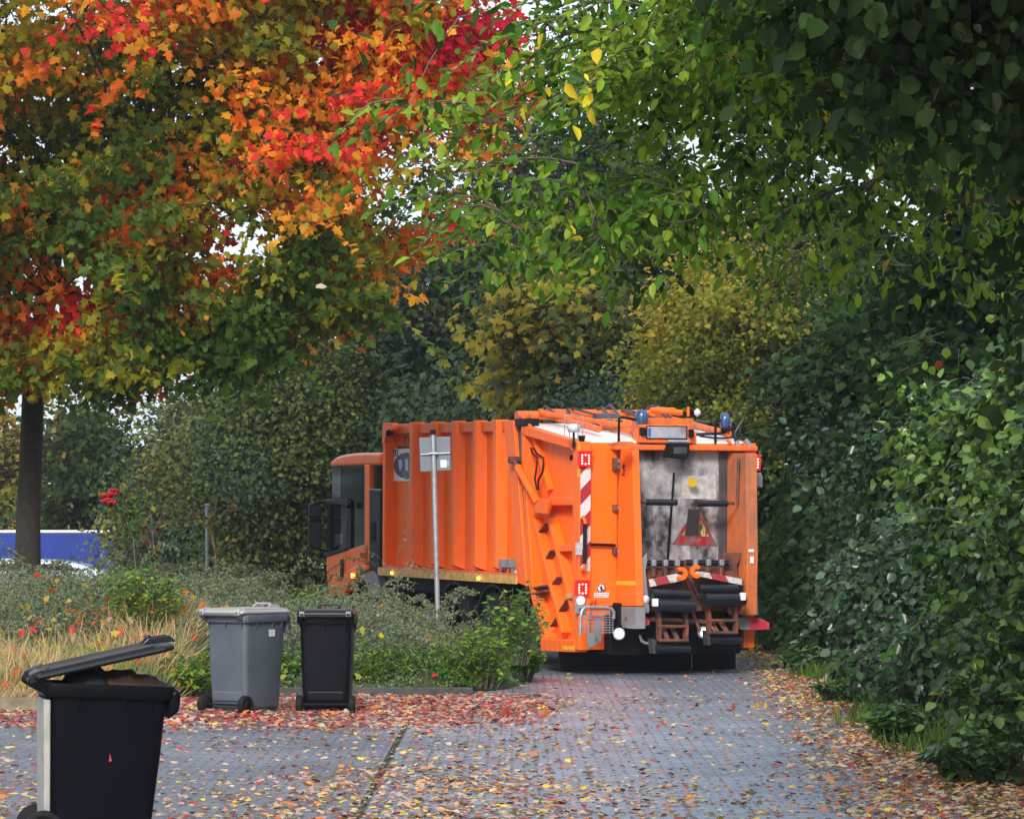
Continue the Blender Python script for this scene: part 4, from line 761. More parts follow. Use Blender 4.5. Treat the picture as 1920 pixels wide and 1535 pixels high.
    # wheels, axle, recess
    for s in (-1, 1):
        x = s * W * .455; wh = MB().lathe([(.0, -.012), (.03, -.012), (.035, 0), (wr * .62, .0), (wr * .68, -.012), (wr * .93, -.012), (wr, .005), (wr, .04), (wr * .93, .052), (0, .052)] if s < 0 else [(.0, .052), (.03, .052), (.035, .04), (wr * .62, .04), (wr * .68, .052), (wr * .93, .052), (wr, .04), (wr, .005), (wr * .93, -.012), (0, -.012)], (x - .02, -D * .43, wr), 'x', 28)
        wo = wh.build('wheel', TYRE, root); MB().lathe([(.0, -.014), (wr * .5, -.014), (wr * .5, .0)] if s < 0 else [(0, .0), (wr * .5, .042), (wr * .5, .054), (0, .054)], (x - .02, -D * .43, wr), 'x', 20).build('hub', DARK, wo)
    MB().tube([(-W * .44, -D * .43, wr), (W * .44, -D * .43, wr)], .011, 8).build('axle', DARK, root)
    m = MB(); m.box(-W * .33, W * .33, -D * .40, -D * .34, .13, .24); m.build('foot_plate', mb_, root, .02)
    return root, ld, hr
BBLK = plain('black_bin_plastic', (.003, .0036, .0075), .36, spec=.10, var=.25, vs=4, bump=.05, bs=60); BLID = plain('black_lid_plastic', (.005, .006, .010), .3, spec=.3, var=.2)
BNEAR = plain('near_bin_plastic', (.003, .0035, .006), .3, spec=.05, var=.4, vs=5, bump=.05, bs=50); BGREY = plain('grey_bin_plastic', (.070, .084, .104), .42, spec=.5, var=.18, vs=3, bump=.05, bs=60); BGLID = plain('pale_grey_lid_plastic', (.30, .29, .29), .42, var=.12)
d1 = HC * F_ / (1337 - HOR)
g1, lid1, hr1 = wbin('grey wheelie bin with a pale lid, its back wheels turned to the camera', (459 - 960) / F_ * d1, d1 + .1, R(-36), .60, .76, 1.12, BGREY, BGLID)
MB().box(.268, .274, .06, .15, hr1 - .19, hr1 - .12).build('sticker', plain('printed_sticker', (.5, .52, .55), .5, var=.5, vs=60), g1)
g2, lid2, hr2 = wbin('slim black wheelie bin with closed lid standing square beside the grey one', (613 - 960) / F_ * d1, d1 + .15, R(-1), .60, .74, 1.10, BBLK, BLID)
d2 = 24.2
g3, lid3, hr3 = wbin('big black wheelie bin in the foreground with its lid propped half open', (180 - 960) / F_ * d2, d2, R(-78.5), .62, .80, 1.085, BNEAR, BLID, lid=R(14.5), wr=.12, tip=.86, lean=R(-2.2))
# pale back panel with sky sheen put into its colour, painted red reflection
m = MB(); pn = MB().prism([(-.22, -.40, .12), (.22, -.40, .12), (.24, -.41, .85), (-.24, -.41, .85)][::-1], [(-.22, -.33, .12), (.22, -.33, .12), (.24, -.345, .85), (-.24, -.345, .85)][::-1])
MB().prism([(-.25, -.338, .06), (.25, -.338, .06), (.262, -.372, .90), (-.262, -.372, .90)], [(-.25, -.30, .06), (.25, -.30, .06), (.262, -.33, .90), (-.262, -.33, .90)]).build('sky_lit_back', plain('sky_sheen_panel', (.28, .28, .26), .6, var=.2, vs=8), g3, .01)
MB().prism([(.284, .03, .54), (.284, .045, .545), (.284, .033, .59)], [(.288, .03, .54), (.288, .045, .545), (.288, .033, .59)]).build('red_reflection_mark', RED, g3)
RB = plain('bag_brown_film', (.03, .018, .012), .6, spec=.15, var=.4, vs=12, bump=.6, bs=14)
def lumpy(name, c, r, seed, mat, label, cat, rot=0):
    r_ = np.random.default_rng(seed); m = MB(); nu, nv = 26, 16; V = []
    k = r_.normal(0, 5, (6, 3)); ph = r_.random(6) * 6.28
    for j in range(nv + 1):
        th = math.pi * j / nv
        for i in range(nu):
            a = 6.2832 * i / nu; d = np.array([math.sin(th) * math.cos(a), math.sin(th) * math.sin(a), math.cos(th)]); q = 1 + .07 * np.sin(k @ d + ph).sum(); V.append((d[0] * r[0] * q, d[1] * r[1] * q, d[2] * r[2] * q))
    m.poly(V, [(j * nu + i, j * nu + (i + 1) % nu, (j + 1) * nu + (i + 1) % nu, (j + 1) * nu + i) for j in range(nv) for i in range(nu)], True)
    o = m.build(name, mat); o.location = c; o.rotation_euler = (0, 0, rot); return tag(o, label, cat)
bz = hr3
lumpy('bin_bag', ((225 - 960) / F_ * d2, d2, bz - .02), (.30, .2, .12), 3, RB, 'brown crumpled rubbish bag filling the open black bin to its rim', 'rubbish bag')
lumpy('bin_bag', ((175 - 960) / F_ * d2, d2 + .0, bz - .02), (.22, .2, .15), 5, BLACK, 'shiny black rubbish bag bulging up under the half open bin lid', 'rubbish bag')
# ---------------------------------------------------------------- sign on pole
dS = 50.3; sg = empty('street_sign', (at(820, 1150, dS).x, dS, float(bed_h(at(820, 1150, dS).x, dS)) * 0)); tag(sg, 'grey back of a square street sign on its leaning galvanised pole', 'street sign')
org = Vector(sg.location); a = at(824, 1285, dS) - org; b = at(812, 812, dS) - org
MB().tube([(a.x, 0, .0), b], .031, 16).build('pole', STEEL, sg); MB().tube([b - Vector((0, 0, .02)), b + Vector((0, 0, .045))], .034, 16).build('cap', DARK, sg)
P4 = [at(x, y, dS) - org for x, y in ((786, 820), (844, 818), (845, 881), (788, 884))]
SIGN = plain('sign_back_aluminium', (.13, .15, .185), .5, metal=.2, var=.1)
pnl = MB().prism([p + Vector((0, -.058, 0)) for p in P4], [p + Vector((0, -.052, 0)) for p in P4]); pnl = MB().prism([p + Vector((0, .036, 0)) for p in P4], [p + Vector((0, .042, 0)) for p in P4]).build('sign_panel', SIGN, sg, .0)
bm = pnl.modifiers.new('bevel', 'BEVEL'); bm.width = .03; bm.segments = 4; bm.limit_method = 'ANGLE'; bm.affect = 'EDGES'
cl = [at(x, y, dS) - org for x, y in ((789, 852), (844, 849))]
MB().tube([cl[0] + Vector((0, .02, 0)), cl[1] + Vector((0, .02, 0))], .012, 8).tube([at(806, 850, dS) - org + Vector((0, -.03, 0)), at(820, 850, dS) - org + Vector((0, -.03, 0))], .02, 8).build('clamp', STEEL, sg)
for (x0, y0, x1, y1, mt, nm_) in ((826, 862, 837, 876, WHITE, 'sticker'), (837, 864, 842, 873, plain('pale_blue_sticker', (.12, .3, .6), .5), 'sticker')):
    q0 = at(x0, y0, dS) - org; q1 = at(x1, y1, dS) - org; MB().box(q0.x, q1.x, .030, .036, q1.z, q0.z).build(nm_, mt, sg)
# ---------------------------------------------------------------- far vehicles
BLUEP = plain('blue_tarpaulin', (.001, .022, .21), .7, var=.25, vs=1.5, bump=.3, bs=2)
dT = 97; tr = at(212, 1000, dT); gz = float(ground_z(tr.x, dT)); trl = tag(empty('lorry_trailer', (tr.x - 6, dT, gz)), 'long lorry trailer with blue tarpaulin sides standing beyond the hedge', 'lorry trailer')
hT = at(0, 999, dT).z - gz
MB().box(-6.5, 6, 0, 2.5, .95, hT).build('tarpaulin', BLUEP, trl, .04); MB().box(-6.5, 6.02, -.02, 2.52, hT, hT + .07).build('roof_edge', plain('pale_roof_edge', (.6, .6, .63), .5), trl, .02)
MB().box(-6.5, 6, .1, 2.4, .7, .95).build('chassis', DARK, trl); MB().box(5.96, 6.03, -.03, 2.53, .95, hT).build('corner_post', BLUEP, trl)
for k in range(3): MB().lathe([(0, -.02), (.25, -.02), (.3, .02), (.48, 0), (.5, .1), (.5, .3), (0, .3)], (2.2 + 1.3 * k, .1, .5), 'y', 24).build('wheel', TYRE, trl)
dC = 88; ce = at(205, 1066, dC); gz = float(ground_z(ce.x, dC)); zr = at(0, 1047, dC).z - gz
car = tag(empty('parked_car', (ce.x - 2.1, dC, gz)), 'pale silver car whose roof just shows above the hedge in front of the blue trailer', 'car')
CP = plain('pale_silver_paint', (.45, .52, .62), .25, spec=.6, coat=.5)
pr = [(-2.1, .3), (-2.15, .75), (-2.0, .95), (-1.5, 1.1), (-.9, zr - .05), (-.3, zr), (.9, zr - .03), (1.45, zr - .12), (2.02, .98), (2.15, .8), (2.15, .35)]
m = MB(); m.prism([(x, 0, z) for x, z in pr], [(x, 1.7, z) for x, z in pr]); m.build('body', CP, car, .09, 4)
m = MB(); wp = [(-.85, zr - .14), (.85, zr - .12), (1.35, zr - .2), (1.6, 1.02), (-1.3, 1.02)]; m.prism([(x, -.008, z) for x, z in wp], [(x, 0.01, z) for x, z in wp]); m.build('side_window', GLASS, car)
m = MB(); m.lathe([(0, -.02), (.2, -.02), (.22, .02), (.31, 0), (.32, .1), (.32, .2), (0, .2)], (-1.3, 0, .32), 'y', 24).build('wheel', TYRE, car); MB().lathe([(0, -.02), (.2, -.02), (.22, .02), (.31, 0), (.32, .1), (.32, .2), (0, .2)], (1.35, 0, .32), 'y', 24).build('wheel', TYRE, car)
# thin metal post far behind the hedge
p0 = at(388, 1085, 62); mp_ = MB().tube([(0, 0, 0), (0, 0, at(388, 985, 62).z + .3)], .025, 10).lathe([(0, 0), (.04, 0), (.04, .03), (0, .04)], (0, 0, at(388, 985, 62).z + .3), 'z', 12).build('metal_post', STEEL); mp_.location = (p0.x, 62, 0)
tag(mp_, 'thin galvanised post rising behind the hedge left of the bins', 'post')
# ---------------------------------------------------------------- trees
RED_ = (.78, .045, .04); CRIM = (.55, .015, .05); ORA = (.85, .19, .02); AMB = (.80, .38, .03); YLW = (.62, .42, .04); OLV = (.26, .27, .02); GRN = (.07, .14, .018); DGN = (.03, .075, .015)
def maple_col(P, seed):
    z = P[:, 2]; t = .43 + .080 * (z - 6.4) + .40 * noise3(P, 2.1, 21) + rng.normal(0, .09, len(P)) + .085 * np.clip(P[:, 0] + 3, -2, 3) * (z > 5.2) + .14 * (50.5 - P[:, 1]) / 3
    C = np.array([GRN, (.10, .16, .02), OLV, (.30, .30, .02), (.34, .32, .02), AMB, ORA, (.75, .22, .02), RED_, (.66, .05, .04), CRIM]); i = np.clip((t * 10).astype(int), 0, 10); return C[i]
mb0 = (at(50, 1000, 53).x, 53, 0)
mblobs = [(-6.3, 52.5, 9.6, 6.3, 5.5, 4.4), (-2.8, 51.5, 7.9, 2.9, 3, 2.5), (-2.9, 51, 6.1, 2.1, 2.6, 1.3), (-4.0, 50.5, 5.2, 2.1, 2, 1.0), (-6.9, 51, 6.4, 2.6, 2.4, 1.6), (-6.7, 51.6, 4.3, 1.25, 1.2, .85), (-5.2, 51, 4.0, 1.1, .9, .45), (-1.9, 51, 8.4, 2.0, 2.2, 2.2), (-3.0, 50.6, 4.35, .8, .8, .75), (-1.2, 51, 7.3, 1.45, 1.8, 1.5), (-1.7, 51, 6.0, 1.2, 1.5, .8), (-1.2, 51, 8.8, 1.6, 2, 1.2), (-4.3, 51.5, 4.6, 2.2, 1.5, .6), (-8.0, 52, 7.0, 3, 3, 2.4), (-4.2, 50.4, 4.2, 1.9, 1.2, .55), (-3.3, 50.4, 3.85, .7, .7, .45), (-6.6, 51, 4.3, 1.6, 1.4, .8), (-2.4, 50.6, 4.9, 1.1, 1.2, .6), (-5.4, 50.8, 5.0, 2.2, 1.6, .7)]
tree('maple_tree', 'tall maple with red, orange and green autumn leaves spreading over the hedge', 'tree', mb0, mblobs,
     [mb0, (mb0[0] + .02, 53, 2.0), (mb0[0] + .1, 52.9, 3.7), (mb0[0] + .3, 52.7, 5.0), (mb0[0] + .6, 52.6, 6.6)], 3400, 36, (.21, .21, .11), .112, maple_col, S_M, LM, r_tip=.013, r_trunk=.15, gap=-.14, ns=1.7, sprigs=260, slen=(.5, 1.2), seed=4, droop=.5, keep=.8, up=.35, outw=.5, exp_=.42)
# background trees, far to near
def bg(label, cx, d, top_py, rad, cols, wts, name='broadleaf_tree', ncl=260, per=110, size=.16, mat=None, seed=1, low=None, shape=S_Q, ns=.9, gap=-.25, ry=2.6, sg=(.42, .42, .26), cat='tree'):
    x = at(cx, 0, d).x; gz = float(ground_z(x, d)); top = HC + (HOR - top_py) / F_ * d; b0 = gz + (.3 if low is None else low); zc = (top + b0) / 2; rz = (top - b0) / 2; rx = rad / F_ * d
    bl = [(x, d, zc, rx, ry, rz), (x - rx * .45, d - .4, zc - rz * .35, rx * .62, ry * .8, rz * .6), (x + rx * .4, d - .3, zc + rz * .1, rx * .6, ry * .8, rz * .6), (x + rx * .1, d - .5, b0 + rz * .5, rx * .8, ry, rz * .5)]
    return tree(name, label, cat, (x, d, gz), bl, [(x, d, gz), (x + .05, d, gz + rz * .5), (x, d, gz + rz)], ncl, per, sg, size, palf(cols, wts, .7), shape, mat or LF, seed=seed, r_trunk=.16, r_tip=.008, gap=gap, ns=ns, keep=.25, lump=.30)
YG = (.17, .16, .03); YB = (.24, .16, .03); G1 = (.055, .075, .016); G2 = (.03, .05, .016); G3 = (.085, .11, .028); GB = (.045, .07, .042); GG = (.14, .15, .085); BR = (.12, .075, .03)
bg('far tree with yellowing leaves left of the maple trunk', 10, 118, 735, 130, [YB, YG, G3, G1], [3, 3, 2, 2], seed=2, size=.22, ncl=200)
bg('far dark green tree with ochre patches just right of the maple trunk', 165, 112, 760, 110, [G1, G2, YB, G3], [4, 4, 2, 2], seed=3, size=.2, ncl=200)
bg('pale grey-green tree with a yellowish left side above the hedge', 365, 90, 660, 130, [GG, G3, YG, GB, BR], [3, 2, .8, 4, .7], seed=4, size=.12, ncl=380, per=150)
bg('mid green tree between the pale tree and the truck cab', 520, 82, 580, 135, [G1, G3, GB, YG], [4, 2, 4, .4], seed=5, size=.10, ncl=420, per=170)
bg('dark tree rising straight behind the truck cab', 690, 86, 420, 150, [G2, G1, GB], [4, 2, 3], seed=6, size=.15, ncl=330, per=120)
bg('tall dark blue-green tree behind the truck body', 880, 82, 215, 155, [G2, GB, G1, (.06, .05, .03)], [4, 4, 2, 1], seed=7, size=.15, ncl=520, per=120, ry=3)
bg('tall dark tree filling the gap between the maple and the yellow tree', 1080, 88, 130, 170, [G2, GB, G1], [4, 3, 2], seed=8, size=.15, ncl=560, per=120, ry=3)
bg('tall dark tree behind the yellow-leaved tree', 1370, 84, 60, 260, [G2, G1, GB, YG], [4, 3, 2, 1], seed=9, size=.15, ncl=760, per=120, ry=3)
bg('olive and gold maple right above the truck hopper', 1050, 68, 505, 125, [(.22, .23, .03), (.36, .28, .03), G3, G1], [4, 2, 3, 3], seed=10, size=.15, ncl=260, per=90, shape=S_M, mat=LM, low=3.1, ry=1.8)
bg('bluish shrub peeping over the truck roof', 1160, 64, 700, 60, [GB, (.06, .10, .07), G3], [3, 3, 1], seed=11, name='shrub', size=.10, ncl=110, per=120, low=2.4, ry=1.2, mat=LF, cat='shrub')
bg('yellow small-leaved tree behind the truck tailgate', 1370, 62, 455, 175, [(.50, .38, .045), (.26, .27, .03), (.10, .12, .02), G1], [3, 4, 4, 3], seed=12, size=.085, ncl=640, per=115, low=2.2, ry=2.0, mat=LM, sg=(.24, .24, .14))
bg('dark green tree at the right of the truck, shaded to the ground', 1500, 62, 560, 95, [G2, G1, DGN], [4, 3, 3], seed=13, size=.10, ncl=420, per=120, low=0.0, ry=2.4, mat=LG)
# distant wood mass
n = 60000; X = rng.uniform(-34, 30, n); Y = rng.uniform(122, 132, n); top = np.interp(X, [-34, -15, -12, -9, -5, 5, 30], [6.2, 5.4, 4.6, 5.6, 7, 8.5, 10]) * (.85 + .12 * np.sin(X * 1.3) + .08 * np.sin(X * 3.1)); Z = ground_z(X, Y) + rng.random(n) ** .8 * (top + 1.9)
aw = rng.random(34000); ra = rng.uniform(0, 8, 34000); th_ = R(-20) + aw * R(235); X2 = -18 - (52 + ra) * np.sin(th_) ; Y2 = 62 + (78 + ra) * np.cos(th_); Z2 = ground_z(X2, Y2) + rng.random(34000) ** .85 * (9 + 3 * np.sin(aw * 40) + 1.5 * np.sin(aw * 97)); k2 = X2 < -36
P0_ = np.stack([np.concatenate([X, X2[k2], -X2[k2] + 6]), np.concatenate([Y, Y2[k2], Y2[k2]]), np.concatenate([Z, Z2[k2], Z2[k2]])], 1); n = len(P0_); X, Y, Z = P0_.T
wd = leaves('distant_wood', np.stack([X, Y, Z], 1), rng.normal(0, .6, (n, 3)) + [0, -.5, .5], rng.normal(0, 1, (n, 3)), np.where((X < -36) | (X > 36), .8, .42), jit(palf([GG, G3, G1, YG, GB], [3, 2, 3, 1, 3], .35)(np.stack([X, Y, Z], 1), 5), .5), S_Q, LF); tag(wd, kind='stuff')
# ---------------------------------------------------------------- right-hand side wall of green
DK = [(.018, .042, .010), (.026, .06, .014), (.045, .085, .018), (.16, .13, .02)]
def big(name, label, cat, base, bl, ncl, per, size, cols, wts, shape, mat, trunk=None, sg=(.22, .22, .16), seed=1, **k):
    trunk = trunk or [base, (base[0], base[1], base[2] + .5), (base[0] + .05, base[1], base[2] + 1.1)]
    return tree(name, label, cat, base, bl, trunk, ncl, per, sg, size, palf(cols, wts, 1.3), shape, mat, seed=seed, **k)
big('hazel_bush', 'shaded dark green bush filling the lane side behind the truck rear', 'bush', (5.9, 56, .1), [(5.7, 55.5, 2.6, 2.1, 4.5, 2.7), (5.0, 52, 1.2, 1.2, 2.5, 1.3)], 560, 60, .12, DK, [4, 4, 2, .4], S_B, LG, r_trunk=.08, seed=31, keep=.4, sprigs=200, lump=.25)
big('silvery_shrub', 'bushy shrub with glossy silvery leaves leaning over the grass verge', 'shrub', (5.0, 41.5, .1), [(5.0, 41.5, 1.75, 1.55, 4.0, 1.55), (4.3, 40, 1.0, .9, 2.2, 1.1), (3.9, 43, 2.5, .8, 1.5, .55)], 620, 62, .085, [(.035, .08, .03), (.022, .055, .016), (.07, .115, .07), (.015, .035, .010)], [4, 4, 2, 3], S_B, LW, r_trunk=.05, seed=32, keep=.8, gap=.1, ns=2.0, r_tip=.005, lump=.25, sprigs=260, sg=(.2, .2, .14), up=.7)
big('broadleaf_shrub', 'big-leaved green shrub closest on the right edge of the paving', 'shrub', (4.7, 32.5, .05), [(4.85, 32.8, 1.7, 1.45, 3.0, 1.75), (4.3, 31.4, .8, .8, 1.6, .9), (4.15, 34.5, 2.6, .7, 1.5, .8)], 640, 48, .088, [(.05, .115, .016), (.028, .068, .015), (.11, .20, .03), (.015, .035, .010), (.30, .24, .03)], [4, 4, 3.5, 3, .5], S_B, LW, r_trunk=.05, seed=33, keep=.8, gap=.1, ns=2.2, r_tip=.005, lump=.25, sprigs=260, sg=(.2, .2, .15))
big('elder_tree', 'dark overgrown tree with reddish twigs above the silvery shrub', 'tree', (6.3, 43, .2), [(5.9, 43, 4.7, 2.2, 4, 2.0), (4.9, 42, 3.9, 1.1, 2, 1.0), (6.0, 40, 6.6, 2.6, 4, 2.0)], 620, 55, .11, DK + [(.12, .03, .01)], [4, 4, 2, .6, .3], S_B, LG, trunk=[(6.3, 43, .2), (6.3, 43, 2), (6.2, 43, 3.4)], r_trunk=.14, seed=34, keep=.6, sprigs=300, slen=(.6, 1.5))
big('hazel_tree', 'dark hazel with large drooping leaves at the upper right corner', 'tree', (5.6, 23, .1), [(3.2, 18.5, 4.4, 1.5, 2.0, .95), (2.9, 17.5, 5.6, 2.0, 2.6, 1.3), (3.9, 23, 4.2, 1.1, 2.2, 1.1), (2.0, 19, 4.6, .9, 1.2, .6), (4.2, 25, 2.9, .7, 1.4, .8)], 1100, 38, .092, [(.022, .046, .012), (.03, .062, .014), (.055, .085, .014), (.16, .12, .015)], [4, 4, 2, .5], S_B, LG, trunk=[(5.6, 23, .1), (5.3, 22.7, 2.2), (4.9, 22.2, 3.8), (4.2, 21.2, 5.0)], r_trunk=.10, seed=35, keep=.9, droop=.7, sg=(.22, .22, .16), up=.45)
# overhanging cherry with elliptical leaves, sprigs reaching over the lane
obl = [(1.9, 22, 4.6, 1.35, 2.2, .85), (.9, 21.5, 4.55, 1.1, 1.8, .55), (3.0, 23, 4.3, 1.3, 2.3, .9), (.3, 21, 4.45, .65, 1.3, .35), (.45, 21.3, 3.55, .85, 1.0, .28), (1.6, 22, 3.6, .8, 1.2, .35), (2.3, 22, 6.2, 3.2, 3.6, 1.3), (-.25, 20.8, 4.0, .5, .8, .3)]
tree('cherry_tree', 'cherry whose thin branches of bright green and yellow leaves hang over the lane', 'tree', (6.4, 26, .1), obl, [(6.4, 26, .1), (6.1, 25.6, 2.2), (5.4, 25, 3.5), (4.4, 24.2, 4.2)], 1350, 24, (.20, .20, .10), .074, palf([(.08, .19, .016), (.24, .36, .03), (.03, .075, .012), (.7, .55, .03)], [4, 3.8, 3.2, 1.3], 3.0), S_L, LG, r_tip=.0022, r_trunk=.12, gap=-.1, ns=2.2, seed=36, sprigs=420, slen=(.4, .9), droop=.9, bark=TWIG, up=.2, outw=.3, exp_=.45)  # palette puts backlit bright and dark greens into the leaf colours
# ---------------------------------------------------------------- bed planting
def scatter(n, xr, yr, dmin=.02):
    x = rng.uniform(*xr, n); y = rng.uniform(*yr, n); k = bed_in(x, y) > dmin; return x[k], y[k]
x, y = scatter(260000, (-9.5, .3), (41, 58)); d = bed_in(x, y); h = bed_h(x, y)
grass = (x < -3.9) & (d < 3.2 + .5 * np.sin(x * 2) + .8 * (x < -5)); k = ~grass & (rng.random(len(x)) < np.where(y < 49.5, 1, .55)); x, y, h, d = x[k], y[k], h[k], d[k]
z = h * (1 - .38 * rng.random(len(x)) ** 1.6) + .06 * noise3(np.stack([x, y, x * 0], 1), 5, 3) + .03; P = np.stack([x, y, z + ground_z(x, y)], 1)
hg = tag(empty('hedge', (-3, 48, 0)), 'low grey-green hedge of tiny leaves running behind the bins along the truck', 'hedge')
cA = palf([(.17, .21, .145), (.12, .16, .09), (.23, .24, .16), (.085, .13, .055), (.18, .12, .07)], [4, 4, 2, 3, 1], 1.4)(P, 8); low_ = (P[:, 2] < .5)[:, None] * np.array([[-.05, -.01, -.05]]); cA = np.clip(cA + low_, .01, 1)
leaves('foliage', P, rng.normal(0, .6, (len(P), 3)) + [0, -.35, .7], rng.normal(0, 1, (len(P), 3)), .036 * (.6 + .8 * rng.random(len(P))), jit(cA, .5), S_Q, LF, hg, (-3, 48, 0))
m = MB(); tw = []
for _ in range(420):
    x0 = rng.uniform(-8, 0.1); y0 = rng.uniform(46.6, 56)
    if bed_in(x0, y0) < .3 or (x0 < -3 and bed_in(x0, y0) < 2.4): continue
    b = np.array([x0, y0, float(bed_h(x0, y0)) * .75]); an = rng.uniform(0, 6.28); L_ = rng.uniform(.25, .6) * (1.5 if rng.random() < .12 else 1); dr = np.array([math.cos(an), math.sin(an) * .5, 0])
    pts = [b, b + dr * L_ * .25 + [0, 0, L_ * .7], b + dr * L_ * .65 + [0, 0, L_ * .95], b + dr * L_ * 1.05 + [0, 0, L_ * .85]]; m.tube([p - np.array([-3, 48, 0]) for p in pts], [.005, .004, .003, .002], 4, False)
    for t in np.linspace(.15, 1, int(16 + L_ * 30)):
        i = min(int(t * 3), 2); f = t * 3 - i; tw.append(pts[i] * (1 - f) + pts[i + 1] * f + rng.normal(0, .012, 3))
tag(m.build('twig', TWIG, hg), kind='stuff'); tw = np.array(tw); tw = np.repeat(tw, 2, 0) + rng.normal(0, .01, (len(tw) * 2, 3))
leaves('twig_leaf', tw, rng.normal(0, .6, (len(tw), 3)) + [0, -.3, .6], rng.normal(0, 1, (len(tw), 3)), np.full(len(tw), .04), jit(pal([(.12, .17, .08), (.17, .19, .11)], [1, 1], len(tw)), .4), S_Q, LF, hg, (-3, 48, 0))
# leafy plants in front of and within the hedge
def plant(name, label, cx, cy, r, h, nst, per, size, cols, wts, shape, group=None, lean=.5, mat=None, seed=0, zb=None, stem=.006, cat='plant'):
    zb = float(ground_z(cx, cy)) + max(0, float(bed_h(cx, cy)) * .8 - .12) if zb is None else zb
    root = tag(empty(name, (cx, cy, zb)), label, cat, group); m = MB(); P = []; A = []; N = []
    for _ in range(nst):
        an = rng.uniform(0, 6.28); rr = r * math.sqrt(rng.random()); hh = h * (.6 + .4 * rng.random()) * (1 - .35 * (rr / r) ** 2); t_ = np.array([math.cos(an) * rr, math.sin(an) * rr, hh]); b = np.array([math.cos(an) * rr * .4, math.sin(an) * rr * .4, 0]); md = (b + t_) / 2 + [0, 0, .05]
        m.tube([b, md, t_], [stem, stem * .7, stem * .4], 4, False)
        for j in range(per):
            t = .25 + .75 * (j + rng.random()) / per; p = b * (1 - t) ** 2 + md * 2 * t * (1 - t) + t_ * t * t; a = rng.uniform(0, 6.28); dr = np.array([math.cos(a), math.sin(a), .45 - .5 * rng.random()]); P.append(p); A.append(dr); N.append(np.array([0, 0, 1.0]) + rng.normal(0, .35, 3))
    m.build('stem', TWIG, root); P = np.array(P); C_ = pal(cols, wts, len(P)); leaves('foliage', P, np.array(N), np.array(A), size * (.6 + .7 * rng.random(len(P))), jit(C_, .4), shape, mat or LG, root); return root
BG_ = [(.17, .33, .035), (.11, .23, .03), (.28, .38, .04), (.06, .13, .02)]; BW = [4, 4, 2, 2]
def gp(px, d): return (px - 960) / F_ * d, d
plants = [(530, 46.9, .28, .55, 'leafy green plant in the gap between the grey and black bins'), (700, 46.9, .36, .70, 'leafy green plant right of the black bin'), (765, 47.0, .36, .62, 'leafy green plant with narrow leaves under the low hedge mid-way to the kerb end'), (835, 47.0, .42, .75, 'low green plant above the right half of the dark kerb'), (905, 47.3, .5, .9, 'bright green plant at the kerb end'), (965, 48.9, .5, 1.1, 'tall bright green plant in front of the truck rear wheels'), (985, 50.2, .28, .5, 'low plant at the tip of the bed nearest the tailgate'), (655, 46.8, .22, .45, 'small green plant beside the black bin wheel')]
for i, (px_, d_, r_, h_, lb) in enumerate(plants):
    cx_, cy_ = gp(px_, d_); plant('leafy_plant', lb, cx_, cy_, r_, h_, 42, 18, .085, BG_, BW, S_N if i in (1, 2, 3) else S_L, 'leafy plants along the hedge foot', seed=i, zb=.02 if i != 5 else .25)
for (px_, d_, r_, h_, lb, nst) in ((262, 46.6, .6, .95, 'bright green shoots rising out of the hedge left of the bins', 60), (345, 45.2, .40, .55, 'yellow-green bramble clump behind the open lid of the near bin', 45), (420, 45.6, .35, .8, 'yellow-green bush directly behind the grey bin', 45), (575, 51.5, .38, .72, 'wild green sapling beside the truck cab front', 26), (205, 48.8, .3, .5, 'small green bush under the far blue trailer corner', 25)):
    cx_, cy_ = gp(px_, d_); plant('wild_bush', lb, cx_, cy_, r_, h_, nst, 20, .085, BG_ + [(.4, .33, .03)], BW + [1.2], S_L, 'green bushes in the hedge')
# pillar weed leaning on the grey bin, bare tall stems, red flower
def stalk(name, label, pts, cat='plant', leafn=12, lc=((.12, .04, .02), (.2, .16, .02), (.08, .1, .03)), size=.09, thick=.008, br=4):
    p0 = np.array(pts[0]); root = tag(empty(name, tuple(p0)), label, cat); m = MB(); m.tube([np.array(p) - p0 for p in pts], np.linspace(thick, thick * .4, len(pts)), 5, False); P = []
    for _ in range(br):
        i = rng.integers(1, len(pts) - 1); a = np.array(pts[i]) - p0; e = a + np.array([rng.uniform(-.45, .45), rng.uniform(-.2, .2), rng.uniform(.2, .6)]); m.tube([a, (a + e) / 2 + [0, 0, .04], e], [thick * .5, thick * .4, thick * .25], 4, False); P += [a + (e - a) * t for t in rng.random(leafn // 2)] + [e]
    m.build('stem', TWIG, root); P = np.array(P); n = len(P); leaves('foliage', P, rng.normal(0, 1, (n, 3)), rng.normal(0, 1, (n, 3)), np.full(n, size), jit(pal(lc, [1] * len(lc), n), .3), S_L, LG, root); return root
q = lambda px_, py_, d_: tuple(at(px_, py_, d_))
rs = stalk('rose_bush', 'tall rose stem carrying a cluster of dark red blooms left of the grey bin', [q(255, 1080, 49), q(250, 1010, 49), q(232, 965, 49), q(214, 935, 49)], 'rose', 60, ((.05, .10, .02), (.07, .13, .03)), .09, .008, 6)
m = MB(); o_ = Vector(q(255, 1080, 49))
FLW = plain('dark_red_petals', (.30, .006, .015), .6, var=.3, vs=20)
for (fx, fy) in ((197, 930), (210, 927), (203, 938), (213, 920), (196, 941), (208, 943)):
    c = at(fx, fy, 49) - o_; m = MB()
    for k in range(9):
        a = k * 2.4; rr = .016 + .004 * k; cc = c + Vector((math.cos(a) * rr, math.sin(a) * rr * .6 - .02, math.sin(a * 1.3) * rr)); m.lathe([(0, 0), (.022, .004), (.032, .02), (.02, .03), (0, .026)], cc, 'y' if k % 2 else 'z', 8)
    m.build('bloom', FLW, rs)
